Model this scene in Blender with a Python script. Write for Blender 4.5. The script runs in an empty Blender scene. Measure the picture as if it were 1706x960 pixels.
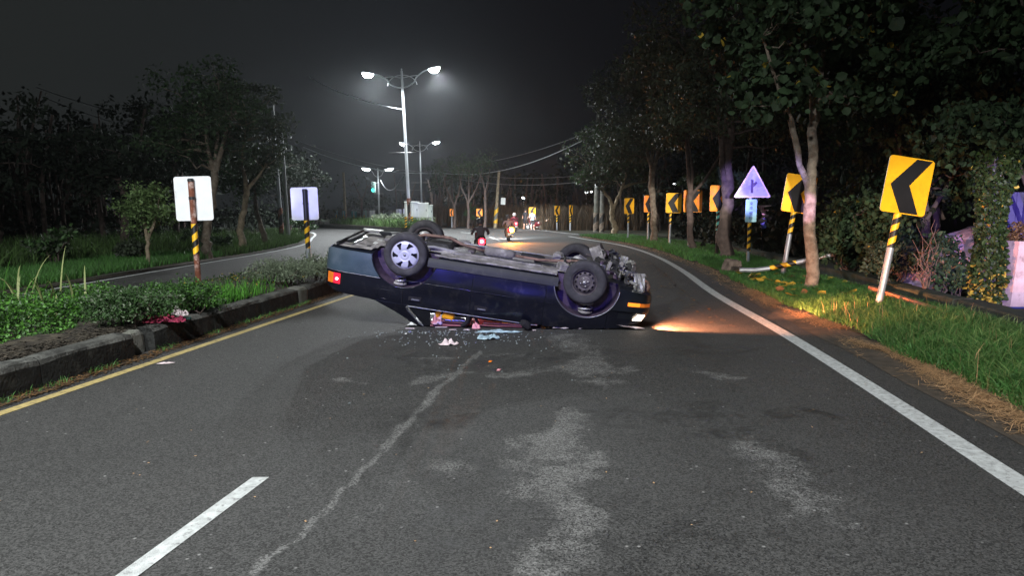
import bpy, bmesh, math, random
import numpy as np
from mathutils import Vector, Matrix, Euler, noise as mnoise

random.seed(7); rng = np.random.default_rng(7)
S = bpy.context.scene
R = math.radians

# ------------------------------------------------------------------ camera, world, light, exposure
CAM_H = 1.55; FOC = 1153.0; PITCH = math.atan((480 - 348) / FOC)
cd = bpy.data.cameras.new('camera'); cam = bpy.data.objects.new('camera', cd)
S.collection.objects.link(cam); S.camera = cam
cam.location = (0, 0, CAM_H); cam.rotation_euler = (math.pi / 2 - PITCH, 0, 0)
cd.sensor_width = 36; cd.lens = 36 * FOC / 1706; cd.clip_start = .05; cd.clip_end = 2000
S.view_settings.view_transform = 'Standard'; S.view_settings.look = 'None'
S.view_settings.exposure = 0; S.view_settings.gamma = 1; S.view_settings.use_curve_mapping = False
S.cycles.max_bounces = 5; S.cycles.volume_bounces = 0; S.cycles.use_denoising = True
S.cycles.volume_step_rate = 4
S.cycles.sample_clamp_indirect = 4

w = bpy.data.worlds.new('World'); S.world = w; w.use_nodes = True
nt = w.node_tree; bg = nt.nodes['Background']
tc = nt.nodes.new('ShaderNodeTexCoord'); sx = nt.nodes.new('ShaderNodeSeparateXYZ')
nt.links.new(tc.outputs['Generated'], sx.inputs[0])
mr = nt.nodes.new('ShaderNodeMapRange'); mr.inputs[1].default_value = -.75; mr.inputs[2].default_value = .45
mr.inputs[3].default_value = 0; mr.inputs[4].default_value = 1; mr.interpolation_type = 'SMOOTHSTEP'
nt.links.new(sx.outputs['X'], mr.inputs[0])
cr = nt.nodes.new('ShaderNodeValToRGB'); e = cr.color_ramp.elements
e[0].position = 0; e[0].color = (.0170, .0190, .0185, 1)       # town glow on the night sky to the left
e[1].position = 1; e[1].color = (.0032, .0034, .0044, 1)
q = e.new(.48); q.color = (.0105, .0120, .0145, 1)
q = e.new(.68); q.color = (.0060, .0065, .0082, 1)
nt.links.new(mr.outputs[0], cr.inputs[0]); nt.links.new(cr.outputs[0], bg.inputs[0])
bg.inputs[1].default_value = 1.0

def spot(name, loc, target, power, color, cone, blend=.5, radius=.15):
    l = bpy.data.lights.new(name, 'SPOT'); l.energy = power; l.color = color
    l.spot_size = R(cone); l.spot_blend = blend; l.shadow_soft_size = radius
    o = bpy.data.objects.new(name, l); S.collection.objects.link(o); o.location = loc
    d = Vector(target) - Vector(loc); o.rotation_euler = d.to_track_quat('-Z', 'Y').to_euler()
    return o
LED = (.93, .98, 1.0)
# street lamps standing behind the camera, just off the picture
spot('street_lamp_light', (-2.6, -3.0, 9.5), (-2.2, 1.8, 0), 6400, (.97, .99, 1.0), 134, .85, .25)
spot('street_lamp_light', (-6.8, 0.0, 9.5), (-7.6, 5, 0), 5400, (.95, 1.0, .97), 134, .85, .25)
# added unseen spots behind the camera, brightening signs and verge (flat beams)
spot('added_sign_beam', (1.2, -17, 1.9), (8.0, 20, 1.0), 36000, (1.0, .93, .82), 20, .8, .12).scale = (1, .30, 1)
spot('added_sign_beam', (.2, -11, 1.7), (6.35, 27, 1.75), 62000, (1.0, .93, .84), 5.6, .7, .1).scale = (1, .5, 1)
spot('added_sign_beam', (-2.2, -16, 1.8), (-6.0, 13, 1.7), 14000, (.92, .95, 1.0), 5.4, .4, .12)
spot('added_police_tint', (-.3, -6, 1.75), (8.72, 24, 1.45), 60000, (.85, .50, .85), 1.7, .3, .05)  # this and the following: added spots tinting signs, car and heap like police light
spot('added_police_tint', (-1.6, -4.5, 4.7), (-.5, 9, .72), 3800, (.15, .12, 1.0), 21, .8, .35).scale = (1, .42, 1)
spot('added_police_tint', (-.3, -6, 1.75), (6.3, 18.6, 2.15), 66000, (.40, .34, 1.0), 3.7, .5, .1)
spot('added_police_tint', (-3.0, -8, 2.5), (8.35, 12.3, .95), 17000, (.42, .30, 1.0), 7.5, .7, .1)
spot('added_police_tint', (-2.5, -12, 2.0), (-4.75, 16, 1.95), 26000, (.34, .34, 1.0), 3.2, .8, .1)

# ------------------------------------------------------------------ helpers
COL = S.collection
HAZE = .00052
def G(u, v, z=0.0):
    """world x,y where the sight line through photograph pixel (u,v) meets height z"""
    x = (u - 853) / FOC; y = -(v - 480) / FOC
    dy = math.cos(PITCH) + y * math.sin(PITCH); dz = -math.sin(PITCH) + y * math.cos(PITCH)
    t = (z - CAM_H) / dz
    return (x * t, dy * t)
def PY(u, v, Y):
    x = (u - 853) / FOC; y = -(v - 480) / FOC
    dy = math.cos(PITCH) + y * math.sin(PITCH); dz = -math.sin(PITCH) + y * math.cos(PITCH)
    t = Y / dy
    return Vector((x * t, Y, CAM_H + dz * t))

def props(o, label=None, cat=None, group=None, kind=None):
    if label:
        o['label'] = label
        if len(label.split()) > 16: print('LONG', label)
    if cat: o['category'] = cat
    if group: o['group'] = group
    if kind: o['kind'] = kind
    return o
def empty(name, loc=(0, 0, 0), rz=0, label=None, cat=None, group=None, kind=None):
    o = bpy.data.objects.new(name, None); COL.objects.link(o); o.location = loc
    o.rotation_euler = (0, 0, rz); o.empty_display_size = .1
    return props(o, label, cat, group, kind)

class MB:
    """collects faces and links them as one mesh object"""
    def __init__(s): s.v = []; s.f = []; s.m = []; s.sm = []
    def add(s, vs, fs, mi=0, smooth=False):
        b = len(s.v); s.v += [tuple(p) for p in vs]
        for f in fs: s.f.append([b + i for i in f]); s.m.append(mi); s.sm.append(smooth)
    def box(s, c, size, rot=None, mi=0, taper=1.0, bev=0):
        hx, hy, hz = size[0] / 2, size[1] / 2, size[2] / 2
        if bev:
            bx = min(bev, hx * .9, hy * .9, hz * .9); P = []
            lay = [(-hz, bx), (-hz + bx, 0), (hz - bx, 0), (hz, bx)]
            for z, i in lay:
                a, b = hx - i, hy - i; k = bx
                P += [(-a + k, -b, z), (a - k, -b, z), (a, -b + k, z), (a, b - k, z), (a - k, b, z), (-a + k, b, z), (-a, b - k, z), (-a, -b + k, z)]
            F = [[7, 6, 5, 4, 3, 2, 1, 0], [24, 25, 26, 27, 28, 29, 30, 31]]
            for r in range(3):
                for j in range(8): F.append([r * 8 + j, r * 8 + (j + 1) % 8, (r + 1) * 8 + (j + 1) % 8, (r + 1) * 8 + j])
        else:
            P = [(x * (taper if z > 0 else 1), y * (taper if z > 0 else 1), z) for z in (-hz, hz) for x, y in ((-hx, -hy), (hx, -hy), (hx, hy), (-hx, hy))]
            F = [[3, 2, 1, 0], [4, 5, 6, 7], [0, 1, 5, 4], [1, 2, 6, 5], [2, 3, 7, 6], [3, 0, 4, 7]]
        M = (rot if isinstance(rot, Matrix) else Euler(rot or (0, 0, 0)).to_matrix())
        s.add([M @ Vector(p) + Vector(c) for p in P], F, mi)
    def tube(s, pts, r, n=8, mi=0, cap=True, smooth=True):
        pts = [Vector(p) for p in pts]; N = len(pts)
        if N < 2: return
        rs = r if hasattr(r, '__len__') else [r] * N
        V = []; up = None
        for i, p in enumerate(pts):
            d = (pts[min(i + 1, N - 1)] - pts[max(i - 1, 0)])
            if d.length < 1e-9: d = Vector((0, 0, 1))
            d.normalize()
            if up is None:
                up = Vector((0, 0, 1)) if abs(d.z) < .9 else Vector((1, 0, 0))
            a = up - d * up.dot(d)
            if a.length < 1e-6: a = d.orthogonal()
            a.normalize(); b = d.cross(a); up = a
            for k in range(n):
                t = 2 * math.pi * k / n
                V.append(p + (a * math.cos(t) + b * math.sin(t)) * rs[i])
        F = []
        for i in range(N - 1):
            for k in range(n):
                F.append([i * n + k, i * n + (k + 1) % n, (i + 1) * n + (k + 1) % n, (i + 1) * n + k])
        s.add(V, F, mi, smooth)
        if cap:
            s.add(V[:n], [list(range(n))[::-1]], mi); s.add(V[-n:], [list(range(n))], mi)
    def lathe(s, prof, n=24, M=None, mi=0, smooth=True, close=False):
        """prof: list of (radius, z) turned about local z"""
        M = M or Matrix.Identity(4); V = []
        for r_, z in prof:
            for k in range(n):
                t = 2 * math.pi * k / n; V.append(M @ Vector((r_ * math.cos(t), r_ * math.sin(t), z)))
        F = []; P = len(prof)
        for i in range(P - 1 + (1 if close else 0)):
            for k in range(n):
                j = (i + 1) % P
                F.append([i * n + k, i * n + (k + 1) % n, j * n + (k + 1) % n, j * n + k])
        s.add(V, F, mi, smooth)
    def prism(s, poly, M, d, mi=0, mi_side=None):
        """poly in local xz plane, thickness d along local y (front face at y=0, facing -y)"""
        n = len(poly)
        V = [M @ Vector((x, 0, z)) for x, z in poly] + [M @ Vector((x, d, z)) for x, z in poly]
        s.add(V, [list(range(n))], mi); ms = mi if mi_side is None else mi_side
        s.add(V, [list(range(n, 2 * n))[::-1]] + [[i, i + n, (i + 1) % n + n, (i + 1) % n] for i in range(n)], ms)
    def build(s, name, mats, parent=None, fixn=False, **kw):
        me = bpy.data.meshes.new(name); me.from_pydata(s.v, [], s.f)
        for m in (mats if isinstance(mats, (list, tuple)) else [mats]): me.materials.append(m)
        me.polygons.foreach_set('material_index', s.m); me.polygons.foreach_set('use_smooth', s.sm)
        if fixn:
            bm = bmesh.new(); bm.from_mesh(me); bmesh.ops.recalc_face_normals(bm, faces=bm.faces); bm.to_mesh(me); bm.free()
        me.update(); o = bpy.data.objects.new(name, me); COL.objects.link(o)
        if parent is not None: o.parent = parent
        return props(o, **kw)

def np_mesh(name, V, F, mats, parent=None, mi=None, smooth=False, **kw):
    """fast mesh from numpy; F is (n,k) with fixed k"""
    V = np.asarray(V, np.float32); F = np.asarray(F, np.int32); n, k = F.shape
    me = bpy.data.meshes.new(name)
    me.vertices.add(len(V)); me.vertices.foreach_set('co', V.ravel())
    me.loops.add(n * k); me.loops.foreach_set('vertex_index', F.ravel())
    me.polygons.add(n); me.polygons.foreach_set('loop_start', np.arange(0, n * k, k, dtype=np.int32))
    for m in (mats if isinstance(mats, (list, tuple)) else [mats]): me.materials.append(m)
    if mi is not None: me.polygons.foreach_set('material_index', np.asarray(mi, np.int32))
    me.polygons.foreach_set('use_smooth', np.full(n, smooth))
    me.update(calc_edges=True)
    o = bpy.data.objects.new(name, me); COL.objects.link(o)
    if parent is not None: o.parent = parent
    return props(o, **kw)

def copy_tree(o, parent=None):
    c = o.copy(); COL.objects.link(c)
    if parent is not None: c.parent = parent
    for ch in [k for k in bpy.data.objects if k.parent == o]: copy_tree(ch, c)
    return c

def crom(xs, ys):
    """smooth interpolation through points"""
    xs = np.array(xs, float); ys = np.array(ys, float); m = np.gradient(ys, xs)
    def f(x):
        x = np.clip(np.asarray(x, float), xs[0], xs[-1]); i = np.clip(np.searchsorted(xs, x) - 1, 0, len(xs) - 2)
        h = xs[i + 1] - xs[i]; t = (x - xs[i]) / h
        return ((2*t**3-3*t**2+1)*ys[i] + (t**3-2*t**2+t)*h*m[i] + (-2*t**3+3*t**2)*ys[i+1] + (t**3-t**2)*h*m[i+1])
    return f
def vnoise(x, y, sc, seed=0):
    """value noise on numpy arrays, 0..1"""
    x = np.asarray(x) * sc + seed * 17.3; y = np.asarray(y) * sc + seed * 9.1
    xi = np.floor(x).astype(np.int64); yi = np.floor(y).astype(np.int64); fx = x - xi; fy = y - yi
    fx = fx * fx * (3 - 2 * fx); fy = fy * fy * (3 - 2 * fy)
    def h(a, b):
        n = (a * 374761393 + b * 668265263 + seed * 974711) & 0x7fffffff
        n = ((n ^ (n >> 13)) * 1274126177) & 0x7fffffff
        return ((n ^ (n >> 16)) & 0xffff) / 65535.
    return (h(xi, yi)*(1-fx)+h(xi+1, yi)*fx)*(1-fy) + (h(xi, yi+1)*(1-fx)+h(xi+1, yi+1)*fx)*fy

# ------------------------------------------------------------------ materials
def mat(name, col, rough=.8, metal=0., var=.18, vs=6., bump=0., bs=40., island=0., spec=.4, col2=None, c2s=3., c2t=.5, coat=0., trans=0., emit=None, es=0., world=False, detail=6, alpha=1):
    m = bpy.data.materials.new(name); m.use_nodes = True; t = m.node_tree; N = t.nodes; L = t.links
    b = N['Principled BSDF']; b.inputs['Roughness'].default_value = rough; b.inputs['Metallic'].default_value = metal
    b.inputs['Specular IOR Level'].default_value = spec; b.inputs['Coat Weight'].default_value = coat
    b.inputs['Coat Roughness'].default_value = .06
    if alpha < 1: b.inputs['Alpha'].default_value = alpha
    if emit:
        b.inputs['Emission Color'].default_value = (*emit, 1); b.inputs['Emission Strength'].default_value = es
    if world: src = N.new('ShaderNodeNewGeometry').outputs['Position']
    else: src = N.new('ShaderNodeTexCoord').outputs['Object']
    n1 = N.new('ShaderNodeTexNoise'); n1.inputs['Scale'].default_value = vs; n1.inputs['Detail'].default_value = detail
    L.new(src, n1.inputs['Vector'])
    r_ = N.new('ShaderNodeMapRange'); r_.inputs[1].default_value = .3; r_.inputs[2].default_value = .7
    r_.inputs[3].default_value = 1 - var; r_.inputs[4].default_value = 1 + var; L.new(n1.outputs[0], r_.inputs[0])
    last = r_.outputs[0]
    if island:
        g = N.new('ShaderNodeNewGeometry'); k = N.new('ShaderNodeMapRange'); k.inputs[3].default_value = 1 - island; k.inputs[4].default_value = 1 + island
        L.new(g.outputs['Random Per Island'], k.inputs[0]); mu = N.new('ShaderNodeMath'); mu.operation = 'MULTIPLY'
        L.new(last, mu.inputs[0]); L.new(k.outputs[0], mu.inputs[1]); last = mu.outputs[0]
    base = None
    if col2:
        n2 = N.new('ShaderNodeTexNoise'); n2.inputs['Scale'].default_value = c2s; n2.inputs['Detail'].default_value = 7; n2.inputs['Roughness'].default_value = .65
        L.new(src, n2.inputs['Vector']); rr = N.new('ShaderNodeMapRange'); rr.inputs[1].default_value = c2t - .06; rr.inputs[2].default_value = c2t + .08
        L.new(n2.outputs[0], rr.inputs[0]); mx = N.new('ShaderNodeMix'); mx.data_type = 'RGBA'
        mx.inputs[6].default_value = (*col, 1); mx.inputs[7].default_value = (*col2, 1); L.new(rr.outputs[0], mx.inputs[0]); base = mx.outputs[2]
    vm = N.new('ShaderNodeVectorMath'); vm.operation = 'SCALE'
    if base: L.new(base, vm.inputs[0])
    else: vm.inputs[0].default_value = col
    L.new(last, vm.inputs['Scale']); L.new(vm.outputs[0], b.inputs['Base Color'])
    if bump:
        n3 = N.new('ShaderNodeTexNoise'); n3.inputs['Scale'].default_value = bs; n3.inputs['Detail'].default_value = 6; L.new(src, n3.inputs['Vector'])
        bp = N.new('ShaderNodeBump'); bp.inputs['Strength'].default_value = bump; bp.inputs['Distance'].default_value = .02
        L.new(n3.outputs[0], bp.inputs['Height']); L.new(bp.outputs[0], b.inputs['Normal'])
    if trans:
        tr = N.new('ShaderNodeBsdfTranslucent'); L.new(vm.outputs[0], tr.inputs[0]); ms = N.new('ShaderNodeMixShader'); ms.inputs[0].default_value = trans
        L.new(b.outputs[0], ms.inputs[1]); L.new(tr.outputs[0], ms.inputs[2]); L.new(ms.outputs[0], N['Material Output'].inputs[0])
    return m
M = {}
M['white_paint_metal'] = mat('white_painted_metal', (.74, .76, .78), .4, 0, .08, 5, col2=(.5, .48, .44), c2t=.66)
M['bare_alu'] = mat('brushed_aluminium', (.66, .67, .70), .42, .55, .14, 3)
M['yellow_sign'] = mat('yellow_retroreflective_sheet', (.93, .46, .012), .42, 0, .10, 4, col2=(.74, .34, .012), c2s=3.2, c2t=.60)
M['orange_sign'] = mat('faded_orange_sheet', (.95, .31, .02), .42, 0, .14, 5, col2=(.95, .24, .08), c2s=3, c2t=.55)
M['black_film'] = mat('black_film', (.012, .012, .014), .45, 0, .2, 5)
M['black_stripe'] = mat('black_stripe_film', (.015, .015, .014), .5, 0, .2, 9)
M['yellow_stripe'] = mat('yellow_stripe_film', (.88, .50, .02), .45, 0, .15, 9)
M['teal_stripe'] = mat('teal_stripe_film', (.25, .85, .75), .45, 0, .1, 9)
M['galv'] = mat('galvanised_pipe', (.33, .36, .41), .45, .4, .15, 12, col2=(.33, .34, .37), c2s=9, c2t=.56)
M['rust'] = mat('rusty_pipe', (.17, .055, .03), .85, 0, .3, 14, .4, 60, col2=(.40, .30, .27), c2s=7, c2t=.56)
M['brownpipe'] = mat('brown_painted_pipe', (.045, .03, .025), .7, 0, .3, 14)
M['lamp_pole'] = mat('grey_painted_lamp_pole', (.40, .42, .44), .45, .3, .12, 2)
M['cabinet'] = mat('pale_grey_cabinet_paint', (.72, .76, .74), .5, 0, .07, 2)
M['cabinet2'] = mat('grey_green_cabinet_paint', (.50, .56, .54), .5, 0, .07, 2)
M['greybar'] = mat('grey_bar_metal', (.10, .10, .10), .6, .2)
M['darkmetal'] = mat('dark_metal', (.03, .032, .035), .5, .5)
M['concrete'] = mat('old_concrete', (.20, .20, .18), .92, 0, .35, 5, .6, 40, col2=(.10, .105, .085), c2s=2.5, c2t=.52, world=True)
M['concrete_dark'] = mat('dark_kerb_concrete', (.022, .023, .022), .93, 0, .4, 7, .7, 35, col2=(.055, .056, .05), c2s=5, c2t=.60, world=True)  # darker concrete for the kerb's road side and ends
M['kerb_top'] = mat('pale_kerb_top', (.10, .10, .092), .9, 0, .4, 7, .7, 35, col2=(.045, .045, .042), c2s=4, c2t=.52, world=True)  # paler concrete for the kerb tops
M['moss_wall'] = mat('mossy_concrete', (.026, .036, .022), .92, 0, .4, 5, .7, 30, col2=(.050, .052, .045), c2s=4, c2t=.6, world=True)
M['soil'] = mat('dark_soil', (.028, .023, .018), .95, 0, .5, 9, 1., 30, col2=(.06, .05, .036), c2s=6, c2t=.52, world=True)
M['dirt'] = mat('verge_dirt', (.085, .066, .048), .95, 0, .5, 12, .8, 60, col2=(.05, .042, .034), c2s=6, c2t=.5, world=True)
M['ground'] = mat('rough_ground', (.030, .036, .020), .95, 0, .5, 2, .8, 12, col2=(.045, .040, .026), c2s=.8, c2t=.5, world=True)
M['bark'] = mat('tree_bark', (.19, .158, .125), .9, 0, .35, 9, .8, 30, col2=(.12, .09, .065), c2s=6, c2t=.52)
M['bark_dark'] = mat('dark_tree_bark', (.085, .062, .055), .9, 0, .35, 9, .8, 30)
M['bark_pale'] = mat('pale_tree_bark', (.30, .245, .17), .9, 0, .3, 9, .7, 30, col2=(.19, .15, .10), c2s=4, c2t=.55)
def leafm(n, c, isl=.45, tr=.22, rough=.5, c2=None): return mat(n, c, rough, 0, .2, 3, 0, 0, isl, .35, col2=c2, c2s=.7, c2t=.52, trans=tr)
M['leaf_dark'] = leafm('dark_green_leaves', (.030, .056, .024), .45, .22, .7)
M['leaf_black'] = leafm('night_darkened_leaves', (.016, .024, .015), .45, .15, .85)  # night darkness put into the leaf colour of the distant trees
M['leaf_mid'] = leafm('green_leaves', (.045, .095, .030))
M['leaf_grey'] = leafm('grey_green_leaves', (.054, .072, .044))
M['leaf_bright'] = leafm('bright_green_leaves', (.075, .20, .030))
M['leaf_yellow'] = leafm('yellow_leaves', (.50, .36, .05), .3)
M['leaf_brown'] = leafm('dry_brown_leaves', (.18, .10, .045), .4)
M['leaf_young'] = leafm('young_tree_leaves', (.14, .22, .08))
M['leaf_pale'] = leafm('pale_green_leaves', (.17, .21, .14))
M['ivy'] = leafm('ivy_leaves', (.030, .055, .014), .4)
M['grass'] = leafm('lush_grass_blades', (.080, .205, .050), .5, .3, .55)
M['grass_left'] = leafm('bright_grass_blades', (.085, .26, .032), .45, .3, .55)
M['grass_dark'] = leafm('dull_grass_blades', (.055, .105, .028), .5, .2, .7)
M['straw'] = leafm('dry_straw', (.50, .31, .16), .5, .1, .8)
M['reed'] = leafm('dry_reeds', (.075, .055, .036), .5, .1, .8)
M['paint_white'] = mat('white_road_paint', (.52, .54, .54), .75, 0, .22, 18, .5, 160, col2=(.22, .225, .225), c2s=26, c2t=.60, world=True)
M['paint_yellow'] = mat('yellow_road_paint', (.46, .36, .15), .75, 0, .22, 18, .5, 160, col2=(.20, .16, .09), c2s=16, c2t=.58, world=True)
M['grass_tip'] = leafm('yellowing_grass', (.17, .26, .08), .4, .3, .6)
M['wire'] = mat('grey_cable', (.16, .17, .18), .6, 0)
def emis(n, c, s):
    m = bpy.data.materials.new(n); m.use_nodes = True; b = m.node_tree.nodes['Principled BSDF']
    b.inputs['Base Color'].default_value = (*[min(1, k) for k in c], 1); b.inputs['Emission Color'].default_value = (*c, 1); b.inputs['Emission Strength'].default_value = s
    b.inputs['Roughness'].default_value = .3
    return m
M['led'] = emis('lit_led_panel', (.90, .97, 1.0), 60)
M['red_lit'] = emis('lit_red_lens', (1, .03, .06), 6)
M['red_core'] = emis('lit_red_bulb', (1, .35, .35), 12)
M['orange_lit'] = emis('lit_orange_lens', (1, .28, .02), 14)
M['orange_core'] = emis('lit_orange_bulb', (1, .7, .3), 40)
M['green_lit'] = emis('lit_green_lens', (.1, .9, .75), 2)

# ------------------------------------------------------------------ layout curves (metres)
XR = crom([-8, -2, 3.8, 5.4, 7.9, 12.6, 17, 21.9, 26, 29, 36, 39.2, 41], [1.7, 2.25, 2.88, 3.07, 3.34, 3.72, 4.25, 4.68, 4.80, 4.71, 3.68, 3.22, 2.9])
XL = crom([-8, 5, 12, 18.3, 25, 30, 36, 48, 56, 64], [-9.6, -9.3, -8.95, -8.85, -8.7, -9.05, -10.4, -14.5, -21, -36])
XKF = lambda y: -4.13 + .12 * (np.asarray(y, float) - 5.45)        # median kerb foot, road side
XKB = crom([-8, -4, 5, 10, 13, 16, 19.5], [-7.9, -7.5, -6.7, -6.25, -5.75, -5.25, -4.3])
XY = lambda y: -3.89 + .14 * (np.asarray(y, float) - 5.12)         # yellow line

def strip(name, ys, xa, xb, z, m, nz=1, zf=None, **kw):
    """sheet between curves xa(y) and xb(y)"""
    V = []; n = len(ys)
    for y in ys:
        a, b = float(xa(y)), float(xb(y))
        for k in range(nz + 1):
            t = k / nz; x = a + (b - a) * t
            V.append((x, y, zf(x, y, t) if zf else z))
    F = [[i*(nz+1)+k, i*(nz+1)+k+1, (i+1)*(nz+1)+k+1, (i+1)*(nz+1)+k] for i in range(n - 1) for k in range(nz)]
    return np_mesh(name, V, F, m, smooth=True, **kw)
# ------------------------------------------------------------------ ground, road, markings
mb = MB(); mb.add([(-700, -300, -.06), (700, -300, -.06), (700, 900, -.06), (-700, 900, -.06)], [[0, 1, 2, 3]])
mb.build('ground', M['ground'], kind='structure')

def asphalt():
    m = bpy.data.materials.new('asphalt'); m.use_nodes = True; t = m.node_tree; N = t.nodes; L = t.links
    b = N['Principled BSDF']; pos = N.new('ShaderNodeNewGeometry').outputs['Position']
    def noise(sc, det=4, rgh=.5, vec=pos):
        n = N.new('ShaderNodeTexNoise'); n.inputs['Scale'].default_value = sc; n.inputs['Detail'].default_value = det; n.inputs['Roughness'].default_value = rgh; L.new(vec, n.inputs['Vector']); return n.outputs[0]
    def vor(sc):
        n = N.new('ShaderNodeTexVoronoi'); n.inputs['Scale'].default_value = sc; L.new(pos, n.inputs['Vector']); return n
    def rng_(src, a, b_, c, d):
        n = N.new('ShaderNodeMapRange'); n.inputs[1].default_value = a; n.inputs[2].default_value = b_; n.inputs[3].default_value = c; n.inputs[4].default_value = d; L.new(src, n.inputs[0]); return n.outputs[0]
    def mul(a, b_, op='MULTIPLY'):
        n = N.new('ShaderNodeMath'); n.operation = op
        for i, k in enumerate((a, b_)):
            if isinstance(k, float): n.inputs[i].default_value = k
            else: L.new(k, n.inputs[i])
        return n.outputs[0]
    v1 = vor(120.); sep = N.new('ShaderNodeSeparateColor'); L.new(v1.outputs['Color'], sep.inputs[0])
    stone = rng_(sep.outputs[0], .0, 1., .30, 1.85)
    v2 = vor(26.); sep2 = N.new('ShaderNodeSeparateColor'); L.new(v2.outputs['Color'], sep2.inputs[0])
    chip = mul(rng_(sep2.outputs[1], .975, .985, 0., 1.), rng_(v2.outputs['Distance'], .12, .28, 1., 0.))
    grain = rng_(noise(260, 2), .3, .7, .7, 1.3)
    at = N.new('ShaderNodeAttribute'); at.attribute_name = 'dry'
    edge = mul(rng_(noise(6, 9, .85), .36, .64, -.34, .34), rng_(noise(1.7, 4, .6), .35, .65, -.22, .22), 'ADD')
    edge2 = rng_(noise(60, 3, .6), .3, .7, -.16, .16)
    dry = rng_(mul(mul(at.outputs['Fac'], edge, 'ADD'), edge2, 'ADD'), .46, .70, 0., 1.)
    broad = rng_(noise(.35, 5, .6), .3, .7, .84, 1.18)
    damp = N.new('ShaderNodeAttribute'); damp.attribute_name = 'damp'
    dmp = rng_(mul(damp.outputs['Fac'], rng_(noise(4, 8, .8), .36, .64, -.4, .4), 'ADD'), .3, .8, 0., 1.)
    val = mul(mul(mul(stone, grain), broad), mul(rng_(dry, 0., 1., .047, .104), rng_(dmp, 0., 1., 1., .62)))
    val = mul(val, mul(chip, .22), 'ADD')
    col = N.new('ShaderNodeCombineColor')
    L.new(mul(val, 1.01), col.inputs[0]); L.new(mul(val, 1.0), col.inputs[1]); L.new(mul(val, .985), col.inputs[2])
    L.new(col.outputs[0], b.inputs['Base Color'])
    L.new(mul(rng_(dmp, 0., 1., .72, .50), rng_(dry, 0., 1., 1., 1.2)), b.inputs['Roughness'])
    b.inputs['Specular IOR Level'].default_value = .35
    bp = N.new('ShaderNodeBump'); bp.inputs['Strength'].default_value = .55; bp.inputs['Distance'].default_value = .006
    h = mul(sep.outputs[0], noise(180, 3), 'ADD'); L.new(h, bp.inputs['Height']); L.new(bp.outputs[0], b.inputs['Normal'])
    return m
M['asphalt'] = asphalt()
gx = np.concatenate([[-90, -40, -22], np.arange(-14, -4, .5), np.arange(-4, 5.2, .05), np.arange(5.5, 9, .5), [14, 30]])
gy = np.concatenate([np.arange(-30, 1.5, 3), np.arange(1.8, 11.5, .05), np.arange(12, 50, .8), [55, 60, 70, 80, 100, 120]])
X, Yg = np.meshgrid(gx, gy)
def seg_d(X, Y, pts):
    """distance to a photograph-traced polyline, and its width along it; pts (u,v,halfwidth_m)"""
    best = np.full(X.shape, 9.)
    P = [(*G(u, v), wd) for u, v, wd in pts]
    for (x0, y0, w0), (x1, y1, w1) in zip(P[:-1], P[1:]):
        dx, dy = x1 - x0, y1 - y0; t = np.clip(((X - x0)*dx + (Y - y0)*dy) / (dx*dx + dy*dy), 0, 1)
        d = np.hypot(X - x0 - t*dx, Y - y0 - t*dy) / (w0 + (w1 - w0)*t)
        best = np.minimum(best, d)
    return best
wx = X + (vnoise(X, Yg, 2.6, 3) - .5) * .26 + (vnoise(X, Yg, 9, 13) - .5) * .08; wy = Yg + (vnoise(X, Yg, 2.6, 4) - .5) * .4
def streak(pts, s=1.0):
    A_, B_ = (X + (vnoise(X, Yg, 6, 3) - .5) * .05, Yg) if pts[0][:2] == (800, 585) else (wx, wy)
    return (1 - np.clip((seg_d(A_, B_, pts) - .55) / 1.3, 0, 1) ** 1.2) * s
dry = np.zeros_like(X)
for pts, s in [
    ([(800, 585, .022), (740, 640, .03), (655, 730, .026), (590, 800, .02), (520, 870, .02), (430, 955, .018)], 1.05),
    ([(960, 560, .20), (985, 600, .2), (1000, 640, .16)], .66),
    ([(965, 700, .12), (955, 780, .17), (950, 860, .15), (960, 960, .15)], .70),
    ([(900, 730, .10), (900, 800, .16), (880, 900, .12)], .50),
    ([(690, 632, .10), (800, 626, .12), (930, 625, .14), (1040, 612, .12)], .60),
    ([(1130, 618, .07), (1210, 630, .09), (1260, 636, .04)], .62),
    ([(1265, 730, .10), (1290, 790, .18), (1400, 880, .16)], .52),
    ([(545, 638, .04), (605, 632, .03)], .72), ([(690, 770, .12), (760, 790, .10)], .42),
    ([(610, 850, .08), (640, 800, .12), (720, 860, .1)], .36),
    ([(1080, 800, .05), (1120, 830, .06)], .3), ([(700, 600, .2), (860, 590, .15)], .33)]:
    dry = np.maximum(dry, streak(pts, s))
damp = np.zeros_like(X)
for pts, s in [([(640, 590, .3), (800, 605, .35), (1000, 590, .3), (1200, 580, .3)], .42), ([(1050, 700, .3), (1180, 700, .35), (1300, 745, .12)], .5),
               ([(720, 700, .3), (800, 900, .4), (1100, 900, .5)], .45), ([(1300, 690, .08), (1400, 690, .05)], .6)]:
    damp = np.maximum(damp, streak(pts, s))
ny, nx = X.shape; idx = np.arange(ny * nx).reshape(ny, nx)
F = np.stack([idx[:-1, :-1], idx[:-1, 1:], idx[1:, 1:], idx[1:, :-1]], -1).reshape(-1, 4)
road = np_mesh('road', np.stack([X, Yg, np.zeros_like(X)], -1).reshape(-1, 3), F, M['asphalt'], kind='structure')
for nm, A in (('dry', dry), ('damp', damp)):
    a = road.data.attributes.new(nm, 'FLOAT', 'POINT'); a.data.foreach_set('value', A.ravel().astype(np.float32))

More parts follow.
